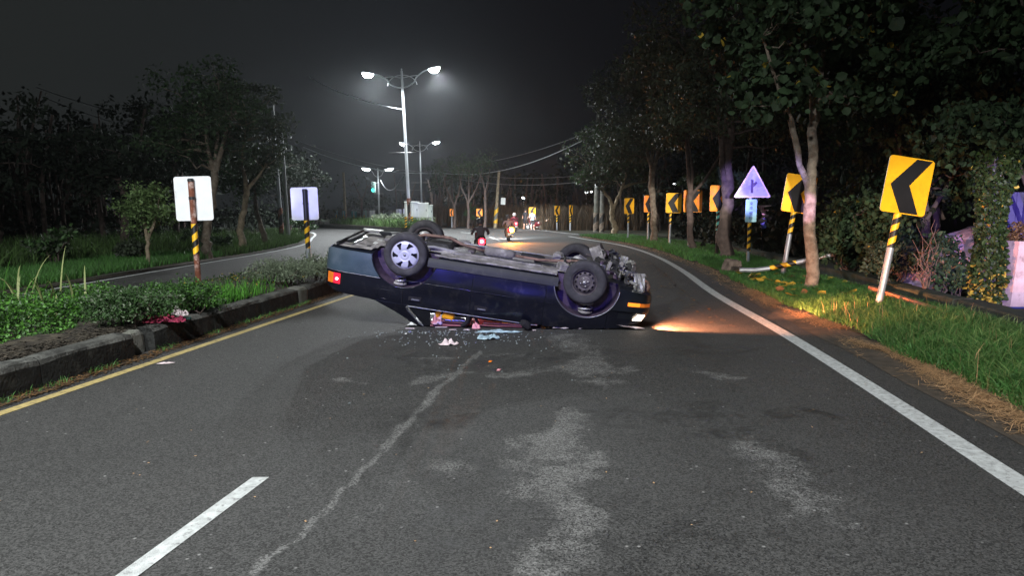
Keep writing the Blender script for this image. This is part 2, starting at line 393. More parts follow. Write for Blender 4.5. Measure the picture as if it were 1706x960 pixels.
yy = lambda a, b, s: list(np.arange(a, b + 1e-6, s))
strip('edge_line', yy(-6, 39.2, .4), lambda y: XR(y) - .085, lambda y: XR(y) + .085, .004, M['paint_white'], kind='structure')
strip('centre_line', yy(-6, 19, .5), lambda y: XY(y) - .05, lambda y: XY(y) + .05, .004, M['paint_yellow'], kind='structure')
def dash(y0, y1, x0, x1, w=.048, nm='lane_dash'):
    strip(nm, [y0, (y0 + y1) / 2, y1], lambda y: x0 + (x1 - x0) * (y - y0) / (y1 - y0) - w, lambda y: x0 + (x1 - x0) * (y - y0) / (y1 - y0) + w, .004, M['paint_white'], kind='structure')
dash(.2, 3.86, -2.05, -1.455); dash(9.9, 13.9, -.6, -.35)
dash(33.7, 38.8, -.6, -1.28, .06); dash(43, 46, -2.2, -3.4, .06)
dash(14.6, 15.7, -6.28, -6.17, .05); dash(21, 24, -6.0, -6.1, .05); dash(30, 33, -6.6, -7.2, .05)
strip('left_edge_line', yy(-6, 60, .6), lambda y: XL(y) - .06, lambda y: XL(y) + .06, .004, M['paint_white'], kind='structure')
FE = [(5.6, 39.5), (5.0, 41.5), (4.1, 44.5), (3.0, 49.5), (1.2, 53.5), (-2.5, 57.5), (-6, 61), (-11, 66), (-18, 70), (-34, 75), (-80, 82)]
def poly_line(name, pts, off, wd, z, m):
    V = []
    for i, p in enumerate(pts):
        d = Vector(pts[min(i+1, len(pts)-1)]) - Vector(pts[max(i-1, 0)]); n = Vector((-d.y, d.x)).normalized()
        a = Vector(p) + n * off; V += [(*(a - n * wd), z), (*(a + n * wd), z)]
    np_mesh(name, V, [[2*i, 2*i+1, 2*i+3, 2*i+2] for i in range(len(pts)-1)], m, kind='structure')
poly_line('far_edge_line', FE[1:8], .7, .08, .004, M['paint_white'])

# right verge, dirt shoulder, land beyond the low wall
XD = lambda y: XR(y) + .30 + .12 * float(vnoise(y, 0, .9, 5))
XG = lambda y: XR(y) + .72 + .22 * float(vnoise(y, 0, 1.3, 6)) - (.25 if y > 20 else 0)
ysr = yy(-6, 39.6, .4)
strip('dirt_shoulder', ysr, XD, lambda y: XG(y) + .25, .006, M['dirt'], 4, lambda x, y, t: .006 + .012 * t, kind='structure')
strip('grass_verge', ysr, lambda y: XG(y), lambda y: XG(y) + 2.2, 0, M['soil'], 6, lambda x, y, t: .012 + .10 * min(1, t * 1.5) + .03 * float(vnoise(x, y, 1.5, 8)), kind='structure')
strip('wooded_bank', yy(-6, 39.6, .8), lambda y: XG(y) + 2.15, lambda y: 60, 0, M['ground'], 8, lambda x, y, t: .05 + .03 * float(vnoise(x, y, .7, 9)), kind='structure')
V = [(x, y, .03) for x, y in FE] + [(-80, 400, .03), (200, 400, .03), (200, 39.5, .03)]
mb = MB(); mb.add(V, [list(range(len(V)))]); fo = mb.build('far_field', M['ground'], kind='structure')
bm = bmesh.new(); bm.from_mesh(fo.data); bmesh.ops.triangulate(bm, faces=bm.faces); bm.to_mesh(fo.data); bm.free()
strip('left_verge', yy(-6, 64, .8), lambda y: XL(y) - 60, lambda y: XL(y) - .18 - .12 * float(vnoise(y, 1, .8, 4)), 0, M['ground'], 12, lambda x, y, t: .02 + .05 * float(vnoise(x, y, .6, 2)), kind='structure')
strip('left_dirt_edge', yy(-6, 60, .6), lambda y: XL(y) - 1.0, lambda y: XL(y) - .12 - .1 * float(vnoise(y, 2, 1.1, 4)), .09, M['dirt'], 3, lambda x, y, t: .085 - .06 * t, kind='structure')

# ------------------------------------------------------------------ median
def msurf(x, y, t): return .215 + .05 * math.sin(math.pi * t) + .04 * float(vnoise(x, y, 2.2, 11)) + .02 * float(vnoise(x, y, 7, 12))
strip('median_soil', yy(-6, 19.2, .15), lambda y: XKB(y) + .12, lambda y: XKF(y) - .19, 0, M['soil'], 16, msurf, kind='structure')
strip('gutter_dirt', yy(-6, 19, .12), lambda y: XKF(y) - .01, lambda y: XKF(y) + .07 + .11 * float(vnoise(y, 3, 2.0, 4)), .008, M['soil'], 1, kind='structure')
kerb = empty('median_kerb', (0, 0, 0), kind='structure')
def kerb_block(y0, y1, fx, m, h=.27, wd=.2, d=0):
    mb = MB(); n = 7; rows = []
    prof = [(0.0, -.02), (-.012, h - .05), (-.03, h - .018), (-.06, h), (-wd, h + .004), (-wd - .01, .0)]
    for i in range(n):
        y = y0 + (y1 - y0) * i / (n - 1); x = float(fx(y)) - d; e = .012 if i in (0, n - 1) else 0
        for k, (px, pz) in enumerate(prof):
            jx = (float(vnoise(y + k, pz * 9, 3.1, 21)) - .5) * .028; jz = (float(vnoise(y, k * 3.3, 2.6, 22)) - .5) * .024
            rows.append((x + px - e + (jx if k else 0), y, pz - (e if pz > .1 else 0) + (jz if pz > .1 else 0)))
    P = len(prof)
    for i in range(n - 1):
        for k in range(P - 1):
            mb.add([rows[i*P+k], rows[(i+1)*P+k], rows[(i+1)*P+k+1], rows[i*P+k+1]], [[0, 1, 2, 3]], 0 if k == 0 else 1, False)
    mb.add(rows[:P], [list(range(P))], 0); mb.add(rows[-P:], [list(range(P))[::-1]], 0)
    mb.build('kerb_block', m, kerb)
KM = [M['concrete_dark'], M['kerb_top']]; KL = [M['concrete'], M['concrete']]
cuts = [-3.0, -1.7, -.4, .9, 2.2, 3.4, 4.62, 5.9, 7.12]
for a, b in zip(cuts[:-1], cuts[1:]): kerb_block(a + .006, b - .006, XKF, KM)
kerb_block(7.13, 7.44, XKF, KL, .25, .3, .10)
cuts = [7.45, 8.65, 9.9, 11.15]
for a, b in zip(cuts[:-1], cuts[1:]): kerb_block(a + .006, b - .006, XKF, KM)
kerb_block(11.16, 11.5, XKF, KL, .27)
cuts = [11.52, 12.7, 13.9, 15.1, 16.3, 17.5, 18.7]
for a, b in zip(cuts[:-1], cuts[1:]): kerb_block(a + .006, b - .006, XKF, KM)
XKB2 = lambda y: XKB(y) + .2
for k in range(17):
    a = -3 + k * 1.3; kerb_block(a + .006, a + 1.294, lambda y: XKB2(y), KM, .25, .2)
mb = MB(); ring = []
for k in range(13):                                             # rounded nose at the far end
    t = math.pi * k / 12; cx = (float(XKF(19)) + float(XKB(19))) / 2; rx = (float(XKF(19)) - float(XKB(19))) / 2
    ring.append((cx + rx * math.cos(t), 18.7 + 1.0 * math.sin(t)))
V = [(x, y, 0) for x, y in ring] + [(x, y, .25) for x, y in ring]
mb.add(V, [[i, i+1, i+14, i+13] for i in range(12)] + [list(range(13, 26))]); mb.build('kerb_nose', M['kerb_top'], kerb)

# far median with lamp posts
FM = [(-14.5, 55.5), (-10, 50), (-6.6, 45.2), (-5.4, 43.8), (-4.9, 44.6), (-5.2, 48), (-7.5, 56), (-13, 66), (-30, 78), (-34, 74), (-22, 64)]
mb = MB(); V = [(x, y, 0) for x, y in FM] + [(x, y, .3) for x, y in FM]; n = len(FM)
mb.add(V, [[i, (i+1) % n, (i+1) % n + n, i+n] for i in range(n)], 0); mb.add(V, [list(range(n, 2*n))], 1)
mb.build('far_median', [M['concrete_dark'], M['soil']], kind='structure', fixn=True)

# ------------------------------------------------------------------ low wall on the right
wallo = empty('low_wall', (0, 0, 0), label='low mossy concrete wall running along the right verge in front of the bushes', cat='wall')
WP = [(5.35, 3.0), (5.75, 6.4), (6.05, 8.1), (6.32, 9.75)]; WP2 = [(6.30, 9.8), (6.42, 11.6)]; WP3 = [(6.5, 11.7), (6.75, 13.6), (6.95, 16), (7.3, 20), (7.6, 25)]
def wall_seg(p, q, h=.27, th=.30):
    mb = MB(); p = Vector((*p, 0)); q = Vector((*q, 0)); d = (q - p); L_ = d.length; d.normalize(); nrm = Vector((d.y, -d.x, 0)); n = 8
    prof = [(0, 0), (.0, h - .02), (.02, h), (th - .02, h + .005), (th, h - .02), (th, 0)]; rows = []
    for i in range(n):
        c = p + d * L_ * i / (n - 1)
        for k, (a, z) in enumerate(prof):
            j = (float(vnoise(c.y * 1.0 + k, z, 2.7, 31)) - .5) * .02
            v = c + nrm * (a + j); rows.append((v.x, v.y, z + (j if z else 0)))
    P = len(prof)
    for i in range(n - 1):
        for k in range(P - 1): mb.add([rows[i*P+k], rows[(i+1)*P+k], rows[(i+1)*P+k+1], rows[i*P+k+1]], [[0, 1, 2, 3]])
    mb.add(rows[:P], [list(range(P))]); mb.add(rows[-P:], [list(range(P))])
    mb.build('wall_block', M['moss_wall'], wallo, fixn=True)
for W in (WP, WP2, WP3):
    for p, q in zip(W[:-1], W[1:]):
        p_, q_ = Vector(p), Vector(q); e_ = (q_ - p_).normalized() * .02; wall_seg(p_ + e_, q_ - e_)
mb = MB(); mb.box((6.02, 10.6, .16), (.09, 2.5, .10), (0.02, 0, -.12), bev=.01)
mb.build('fallen_plank', mat('orange_brown_plank', (.36, .16, .09), .8, 0, .25, 9, .4, 30), label='reddish plank lying in the grass at the foot of the low wall', cat='plank')
mb = MB()
c0 = Vector((*G(1219, 457), .16)); bmx = bmesh.new(); bmesh.ops.create_icosphere(bmx, subdivisions=3, radius=1)
for v in bmx.verts:
    p = v.co.copy(); p = Vector((max(-.75, min(.75, p.x)), max(-.8, min(.8, p.y)), max(-.8, min(.72, p.z)))); s_ = 1 + .18 * mnoise.noise(v.co * 2.3)
    v.co = Vector((p.x * .26, p.y * .2, p.z * .26)) * s_
me = bpy.data.meshes.new('concrete_lump'); bmx.to_mesh(me); bmx.free(); me.materials.append(mat('brown_grey_concrete', (.13, .10, .085), .95, 0, .4, 6, .8, 20))
o = bpy.data.objects.new('concrete_lump', me); COL.objects.link(o); o.location = c0; o.rotation_euler = (.1, .15, .3)
props(o, 'broken grey brown lump of concrete at the foot of the thick tree trunk', 'rubble')
# ------------------------------------------------------------------ the overturned car
def paint(n, c, c2=None, metal=.25, rough=.28):
    m = mat(n, c, rough, metal, .15, 4, .05, 5, col2=(.045, .045, .055), c2s=7, c2t=.60, coat=.9, spec=.5); return m
M['paint'] = paint('dark_blue_metallic_paint', (.015, .017, .034), None, .75, .34)
M['paint_in'] = mat('inner_arch_purple_blue_paint', (.105, .072, .105), .5, .1, .3, 6, col2=(.035, .03, .045), c2s=4, c2t=.56)
M['bumper'] = mat('grey_blue_satin_bumper', (.048, .075, .095), .36, .05, .14, 5, col2=(.075, .10, .12), c2s=3, c2t=.58, bump=.04, bs=20)
M['bumper_dark'] = mat('dark_glossy_bumper', (.010, .012, .018), .28, .1, .1, 5, coat=.5)
M['trim_grey'] = mat('dusty_black_sill_plastic', (.016, .017, .019), .6, 0, .2, 8, col2=(.045, .043, .042), c2s=6, c2t=.6)
M['underseal'] = mat('dusty_underbody', (.21, .195, .18), .85, .05, .4, 7, .8, 30, col2=(.36, .34, .32), c2s=5, c2t=.56)
M['underdark'] = mat('dark_underbody', (.030, .029, .028), .7, .2, .3, 8, .4, 30, col2=(.09, .085, .08), c2s=6, c2t=.6)
M['tyre'] = mat('dusty_tyre_rubber', (.040, .038, .040), .8, 0, .22, 14, .15, 60, col2=(.062, .059, .060), c2s=8, c2t=.56)
M['hubcap'] = mat('silver_plastic_hubcap', (.60, .60, .72), .38, .25, .06, 8)
M['steelrim'] = mat('dirty_steel_rim', (.105, .090, .090), .6, .4, .25, 15, .2, 60)
M['silver'] = mat('dirty_aluminium', (.50, .49, .47), .45, .6, .25, 10, .3, 30)
M['rustpipe'] = mat('rusty_exhaust_pipe', (.24, .15, .11), .7, .2, .3, 8, col2=(.12, .07, .05), c2s=9, c2t=.55)
M['chrome'] = mat('dull_chrome_strip', (.26, .26, .30), .4, .7, .1, 9)
M['redtrim'] = mat('dull_red_inner_door_frame', (.20, .055, .075), .5, 0, .3, 9)
M['darkcloth'] = mat('dark_interior', (.012, .011, .014), .9)
M['glassy'] = mat('broken_window_glass', (.008, .009, .011), .2, 0, .1, 5, spec=.8)
M['lens_orange'] = mat('orange_lens', (.80, .20, .02), .2, 0, .1, 9, coat=.8, emit=(1, .25, .03), es=.10)
M['lens_red'] = emis('red_tail_lens', (.9, .02, .05), .55)
M['ind_lit'] = emis('lit_indicator_lens', (1, .24, .02), 1.6)
M['head_lit'] = emis('lit_headlamp_reflector', (1, .80, .62), 9)
M['head_shell'] = mat('cracked_pale_headlamp_housing', (.42, .36, .38), .3, 0, .3, 12)

CR = (R(5.0), R(8.6), R(-1.7))
Rm = Euler(CR).to_matrix(); CL = Vector((-1.36, 8.77, .966)) - Rm @ Vector((0, -.84, 0))
car = empty('overturned_car', CL, 0, 'dark blue saloon car lying upside down on its crushed roof, wheels in the air', 'car')
car.rotation_euler = CR
def toW(p): return Rm @ Vector(p) + CL
def toL(p): return Rm.inverted() @ (Vector(p) - CL)
def clampv(p, lo=.008):
    q = toW(p)
    if q.z < lo: q.z = lo + .012 * (mnoise.noise(q * 6) + .6); return toL(q)
    return Vector(p)
def cl_mb(mb): mb.v = [tuple(clampv(p)) for p in mb.v]; return mb

Wf = lambda a: float(np.interp(a, [-.96, -.93, -.85, -.7, -.3, .9, 2.3, 2.7, 2.95, 3.12, 3.20, 3.23], [.60, .70, .77, .815, .84, .85, .84, .825, .795, .74, .66, .55]))
PB = [.03, 0, -.04, -.12, -.20, -.31, -.325, -.34, -.5, -.60, -.66, -.72, -1.0]
PW = [.90, .93, .955, .978, .99, 1.0, 1.003, .992, .975, .955, .93, .86, .70]
pf = lambda b: float(np.interp(-b, [-k for k in PB], PW))
Uf = lambda a: float(np.interp(a, [-.96, -.9, -.4, -.3, .3, 2.0, 2.7, 3.1, 3.23], [-.10, -.06, -.06, -.02, 0, 0, -.02, -.05, -.10]))
Df = lambda a: float(np.interp(a, [-.96, -.88, -.80, -.3, 0, .3, 1.85, 2.3, 2.84, 3.05, 3.15, 3.23], [-.50, -.58, -.62, -.66, -.665, -.665, -.655, -.63, -.53, -.46, -.40, -.33]))
def Y_(a, b, off=0): return Wf(a) * pf(b) + off

def cutter(a, r=.42, s=-1, z=-.02):
    mb = MB(); n = 40; ring = [(r * math.cos(2*math.pi*k/n) + a, r * math.sin(2*math.pi*k/n) + z) for k in range(n)]
    V = [(x, s * .52, zz) for x, zz in ring] + [(x, s * 1.1, zz) for x, zz in ring]
    mb.add(V, [[i, (i+1) % n, (i+1) % n + n, i+n] for i in range(n)] + [list(range(n)), list(range(n, 2*n))[::-1]])
    return mb.build('cutter', [M['paint_in']], car, fixn=True)
CUT = [cutter(a, .42, s, z) for a, z in ((0, -.01), (2.35, -.03)) for s in (-1, 1)]
bpy.context.view_layer.update()
def boolcut(o, cs=None):
    for c in (cs or CUT):
        md = o.modifiers.new('b', 'BOOLEAN'); md.operation = 'DIFFERENCE'; md.solver = 'EXACT'; md.object = c
        try: md.material_mode = 'TRANSFER'
        except Exception: pass
    dg = bpy.context.evaluated_depsgraph_get(); me = bpy.data.meshes.new_from_object(o.evaluated_get(dg))
    o.modifiers.clear(); o.data = me; return o

# core shell
ast = [-.96, -.93, -.88, -.8, -.7, -.5, -.3, 0, .3, .6, .9, 1.2, 1.5, 1.85, 2.1, 2.3, 2.5, 2.7, 2.85, 2.95, 3.05, 3.12, 3.18, 3.23]
mb = MB(); rows = []
for a in ast:
    U, D = Uf(a), Df(a); row = [(a, 0, U + .025), (a, -Y_(a, U, -.016) * .8, U + .02)]
    for k in range(9):
        b = U + (D - U) * k / 8; row.append((a, -Y_(a, b, -.016), b + (.012 if k == 8 else 0) - (.012 if k == 0 else 0)))
    row += [(a, -Y_(a, D, -.016) * .8, D + .005), (a, 0, D - .01)]
    row += [(x, -y, z) for x, y, z in row[1:-1][::-1]]; rows.append(row)
P = len(rows[0]); mb.add([p for r_ in rows for p in r_], [[i*P+k, (i+1)*P+k, (i+1)*P+(k+1) % P, i*P+(k+1) % P] for i in range(len(rows)-1) for k in range(P)], 0)
mb.add(rows[0], [list(range(P))]); mb.add(rows[-1], [list(range(P))[::-1]])
bm = None
core = mb.build('body_shell', [M['bumper_dark'], M['paint_in']], car)
bm = bmesh.new(); bm.from_mesh(core.data); bmesh.ops.remove_doubles(bm, verts=bm.verts, dist=1e-5); bmesh.ops.recalc_face_normals(bm, faces=bm.faces); bm.to_mesh(core.data); bm.free()
boolcut(core)

def panel(name, a0, a1, b0, b1, m, off=0, s=-1, nu=14, nv=10, th=.012, dent=0, cut=False, parent=None, label=None, noclamp=False):
    fa0 = a0 if callable(a0) else (lambda b: a0); fa1 = a1 if callable(a1) else (lambda b: a1)
    fb0 = b0 if callable(b0) else (lambda a: b0); fb1 = b1 if callable(b1) else (lambda a: b1)
    O, I = [], []
    for j in range(nv + 1):
        for i in range(nu + 1):
            u, v = i / nu, j / nv; b = fb0(1) + (fb1(1) - fb0(1)) * v; a = 0
            for _ in range(4):
                a = fa0(b) + (fa1(b) - fa0(b)) * u; b = fb0(a) + (fb1(a) - fb0(a)) * v
            y = Y_(a, b, off)
            if dent: y += dent * mnoise.noise(Vector((a * 2.2, b * 5, s * 3.)))
            O.append(Vector((a, s * y, b))); I.append(Vector((a, s * (y - th), b)))
    if not noclamp: O = [clampv(p) for p in O]; I = [clampv(p) for p in I]
    n = len(O); w_ = nu + 1; F = []
    for j in range(nv):
        for i in range(nu):
            q = [j*w_+i, j*w_+i+1, (j+1)*w_+i+1, (j+1)*w_+i]; F.append(q); F.append([k + n for k in q[::-1]])
    bd = [i for i in range(w_)] + [j*w_+nu for j in range(1, nv+1)] + [nv*w_+i for i in range(nu-1, -1, -1)] + [j*w_ for j in range(nv-1, 0, -1)]
    for k in range(len(bd)):
        p, q = bd[k], bd[(k+1) % len(bd)]; F.append([p, p + n, q + n, q])
    mb = MB(); mb.add(O + I, F, 0, False); o = mb.build(name, [m, M['paint_in']], parent or car, fixn=True, label=label)
    if cut: boolcut(o)
    me = o.data
    for p in me.polygons: p.use_smooth = True
    me.set_sharp_from_angle(angle=R(28))
    return o
BF = lambda b: -.30
for s in (-1, 1):
    panel('rear_bumper', -.955, -.30, lambda a: Uf(a) + .005, -.335, M['bumper'], .012, s, 16, 8, .02, cut=True, label='scuffed grey blue rear bumper')
    panel('rear_quarter_panel', -.93, .02, -.345, lambda a: Df(a), M['paint'], 0, s, 20, 8, dent=.011, cut=True)
    rd = panel('rear_door', .030, .898, -.115, lambda a: Df(a) + .01, M['paint'], 0, s, 18, 12, dent=.022, cut=True)
    fd = panel('front_door', .912, 1.840, -.115, lambda a: Df(a) + .01, M['paint'], 0, s, 18, 12, dent=.018)
    panel('front_fender', 1.853, 2.66, -.06, lambda a: Df(a), M['paint'], 0, s, 18, 12, dent=.006, cut=True)
    panel('front_bumper', 2.666, 3.225, lambda a: Uf(a), lambda a: -.305 + (a - 2.66) * .03, M['bumper_dark'], .012, s, 14, 8, .02, dent=.01, cut=True)
    panel('wing_nose', 2.666, 2.96, lambda a: -.315, lambda a: Df(a), M['paint'], 0, s, 8, 6)
    panel('sill', .30, 1.98, lambda a: .005, -.105, M['trim_grey'], .006, s, 14, 4, .02)
    panel('tail_light', -.905, -.835, -.375, -.515, M['lens_orange'], .008, s, 4, 5, .02, label='orange outer part of the tail light')
    panel('tail_light', -.833, -.75, -.375, -.515, M['lens_red'], .008, s, 4, 5, .02, label='glowing red part of the tail light')
    panel('indicator', 2.90, 3.06, -.178, -.222, M['ind_lit'], .02, s, 8, 3, .02)
    panel('indicator', 3.065, 3.215, -.178, -.222, M['lens_orange'], .02, s, 8, 3, .02)
    panel('headlight_housing', 2.80, 2.99, -.325, lambda a: -.40, M['bumper_dark'], .004, s, 4, 4, .02)
    panel('headlight', lambda b: 3.07 + (b + .325) * .9, lambda b: 3.155 + (b + .325) * .6, -.33, lambda a: -.405, M['head_lit'], .012, s, 6, 4, .03)
    mb = MB(); mb.lathe([(0, .02), (.014, .016), (.018, 0)], 10, Matrix.Translation((-.79, s * (Y_(-.79, -.45) + .008), -.45)) @ Matrix.Rotation(R(90) * (-s), 4, 'X')); mb.build('bulb', M['red_core'], car)
    # slim strips: body crease, belt trim, bumper seam
    mb = MB()
    for a0, a1, f in ((.04, .895, lambda a: -.325), (.912, 1.838, lambda a: -.328), (1.855, 1.96, lambda a: -.33)):
        mb.tube([(a, s * Y_(a, f(a), .002), f(a)) for a in np.linspace(a0, a1, 12)], .004, 5)
    mb.build('crease_strip', M['bumper_dark'], car)
    mb = MB(); mb.tube([(a, s * Y_(a, -.342, .010), -.342) for a in np.linspace(-.93, -.28, 14)], .005, 5); mb.build('bumper_seam', M['chrome'], car)
    mb = MB(); mb.tube([clampv((a, s * (Y_(a, Df(a)) + .004), Df(a) - .004)) for a in np.linspace(.12, 1.80, 20)], .006, 5)
    mb.build('belt_trim', M['chrome'], car)
    mb = MB(); mb.tube([clampv(p) for p in [(.12, s * .79, -.67), (.09, s * .785, -.69), (.11, s * .77, -.73), (.19, s * .735, -.81), (.27, s * .70, -.90), (.33, s * .69, -.95)]], .008, 5)
    mb.build('window_trim', M['chrome'], car)
    for a, z0 in ((0, -.01), (2.35, -.03)):
        mb = MB(); mb.tube([(a + .422 * math.cos(t), s * (Y_(a, z0 + .422 * math.sin(t)) + .002), z0 + .422 * math.sin(t)) for t in np.linspace(R(-176), R(-4), 30)], .008, 6)
        mb.build('arch_lip', M['chrome' if a else 'bumper_dark'], car)
    # handles and fuel flap
    for (a, b), d in (((.19, -.555), rd), ((1.05, -.545), fd)):
        y = Y_(a, b); mb = MB(); mb.box((a, s * (y - .002), b), (.17, .012, .062), bev=.006); mb.build('handle_recess', M['darkcloth'], d)
        mb = MB(); mb.box((a + .01, s * (y + .012), b - .008), (.11, .014, .022), bev=.006); mb.build('handle', M['chrome'], d)
    # c pillar
    Vp = [(-.32, .80, -.655), (.10, .795, -.655), (.075, .785, -.69), (.10, .765, -.74), (.18, .73, -.82), (.25, .70, -.89), (.31, .68, -.95), (.26, .66, -.955), (.16, .69, -.90), (.03, .73, -.82), (-.12, .765, -.745), (-.24, .79, -.69)]
    mb = MB(); V3 = [clampv((x, s * y, z)) for x, y, z in Vp]; V4 = [v - Vector((0, s * .03, 0)) for v in V3]; n = len(Vp)
    mb.add(V3 + V4, [list(range(n)), list(range(n, 2*n))[::-1]] + [[i, (i+1) % n, (i+1) % n + n, i + n] for i in range(n)])
    mb.build('rear_pillar', M['paint'], car, fixn=True)
    # quarter glass, crushed door frames, b and a pillars
    mb = MB(); V3 = [clampv((x, s * y, z)) for x, y, z in [(.11, .765, -.68), (.40, .765, -.675), (.42, .70, -.93), (.33, .675, -.93)]]
    mb.add(V3, [[0, 1, 2, 3]]); mb.build('quarter_glass', M['glassy'], car)
    for k, (pts, r_, m_) in enumerate([([(.92, .78, -.66), (.90, .73, -.78), (.84, .70, -.90)], .035, 'darkcloth'), ([(.98, .76, -.66), (1.02, .71, -.76), (.99, .70, -.86)], .02, 'darkcloth'),
                        ([(1.80, .78, -.65), (1.6, .72, -.74), (1.35, .70, -.82)], .018, 'redtrim'), ([(1.75, .74, -.68), (1.4, .71, -.73), (1.1, .70, -.76)], .014, 'redtrim'),
                        ([(.44, .71, -.80), (.62, .72, -.815), (.86, .71, -.80)], .012, 'redtrim'), ([(.40, .69, -.87), (.62, .70, -.86), (.88, .69, -.835)], .013, 'redtrim'),
                        ([(.42, .70, -.905), (.7, .71, -.885), (.9, .70, -.87)], .010, 'redtrim'), ([(1.05, .69, -.80), (1.3, .70, -.775), (1.7, .70, -.72)], .011, 'redtrim'),
                        ([(.47, .66, -.84), (.66, .67, -.84), (.86, .66, -.82)], .02, 'redtrim')]):
        mb = MB(); mb.tube([clampv((x, s * y, z), .02) for x, y, z in pts], r_, 6); mb.build('window_frame', M[m_], car)
ff = MB()
ff.tube([(x0, -Y_(x0, z0, .001), z0) for x0, z0 in ((-.15, -.49), (-.23, -.488), (-.30, -.49), (-.315, -.55), (-.30, -.61), (-.23, -.612), (-.15, -.61), (-.135, -.55), (-.15, -.49))], .0035, 5)
ff.build('fuel_flap', M['bumper_dark'], car)
mb = MB(); mb.tube([(a, -Y_(a, -.34 - .31 * k / 8, .0015), -.34 - .31 * k / 8) for k, a in enumerate(np.linspace(.022, .024, 9))], .004, 4); mb.build('door_gap', M['darkcloth'], car)
# mirror
mb = MB(); mb.box(clampv((1.66, -.90, -.70), .07), (.15, .12, .09), (.3, .5, .2), bev=.03); mb.build('wing_mirror', M['darkcloth'], car)
mb = MB(); mb.add([clampv(p, .03) for p in [(1.56, -.86, -.64), (1.70, -.855, -.62), (1.64, -.87, -.70)]], [[0, 1, 2]]); mb.build('mirror_corner_glass', mat('teal_mirror_glass', (.10, .16, .16), .1, .6), car)
# roof, hood lip, deck
mb = MB(); n1, n2 = 14, 10
for i in range(n1 + 1):
    for j in range(n2 + 1):
        mb.v.append(tuple(clampv((.12 + 1.75 * i / n1, (-.66 + 1.32 * j / n2), -1.08 + .06 * mnoise.noise(Vector((i * .6, j * .6, 0)))), .012)))
for i in range(n1):
    for j in range(n2): k = i * (n2 + 1) + j; mb.f.append([k, k + 1, k + n2 + 2, k + n2 + 1]); mb.m.append(0); mb.sm.append(True)
mb.build('roof', M['paint'], car)
mb = MB()
for i in range(15):
    a = 1.86 + 1.24 * i / 14
    for j in range(9): y = -.80 + 1.6 * j / 8; mb.v.append(tuple(clampv((a, y * Wf(a) / .84, Df(a) - .05 - .05 * (1 - abs(y) / .8) + .02 * mnoise.noise(Vector((i * .5, j * .7, 5)))))))
for i in range(14):
    for j in range(8): k = i * 9 + j; mb.f.append([k, k + 1, k + 10, k + 9]); mb.m.append(0); mb.sm.append(True)
mb.build('bonnet', M['paint'], car)
mb = MB(); mb.box((1.1, 0, -.70), (1.5, 1.3, .10)); cl_mb(mb).build('cabin_lining', M['darkcloth'], car)
# torn pale fragments below the headlamp and along the bonnet edge
mb = MB()
for k in range(9):
    c = Vector(clampv((2.86 + .26 * rng.random(), -.80 + .05 * rng.random(), -.50), .015)); r_ = .02 + .05 * rng.random()
    an = [rng.random() * 6.28 for _ in range(5)]; an.sort(); mb.add([c + Vector((r_ * 1.8 * math.cos(t), r_ * math.sin(t) * .6, .02 * rng.random())) for t in an], [[0, 1, 2, 3, 4]])
mb.build('headlamp_fragments', M['head_shell'], car)
mb = MB(); mb.tube([clampv((a, -.79 + .015 * math.sin(a * 31), -.75), .012) for a in np.linspace(2.02, 2.75, 24)], [.006 + .006 * rng.random() for _ in range(24)], 5); mb.build('torn_bonnet_edge', M['head_shell'], car)

# underside
mb = MB(); na, ny_ = 90, 44
def under(a, y):
    z = .035 + .02 * math.exp(-((abs(y) - .45) / .06) ** 2) - .05 * math.exp(-(y / .12) ** 2) * (a > .2)
    if a < -.15: z = .0 + .012 * math.sin(a * 26) * (abs(y) < .5) + .05 * (a + .9) * .6
    if .45 < a < 1.9: z += .009 * math.sin(a * 40) * (abs(y) > .16 and abs(y) < .38)
    if -.92 < a < -.45: z -= .035
    z += .012 * mnoise.noise(Vector((a * 6, y * 6, 1))); return z
for i in range(na + 1):
    for j in range(ny_ + 1):
        a = -.90 + 3.3 * i / na; y = -.70 + 1.4 * j / ny_; k = min(1, Wf(a) / .84); mb.v.append((a, y * k, under(a, y)))
for i in range(na):
    for j in range(ny_):
        a = -.90 + 3.3 * i / na; y = -.70 + 1.4 * (j + .5) / ny_
        if (abs(a) < .40 or abs(a - 2.35) < .42) and abs(y) > .50: continue
        k = i * (ny_ + 1) + j; mb.f.append([k, k + 1, k + ny_ + 2, k + ny_ + 1]); mb.m.append(0); mb.sm.append(True)
mb.build('floor_pan', M['underseal'], car)
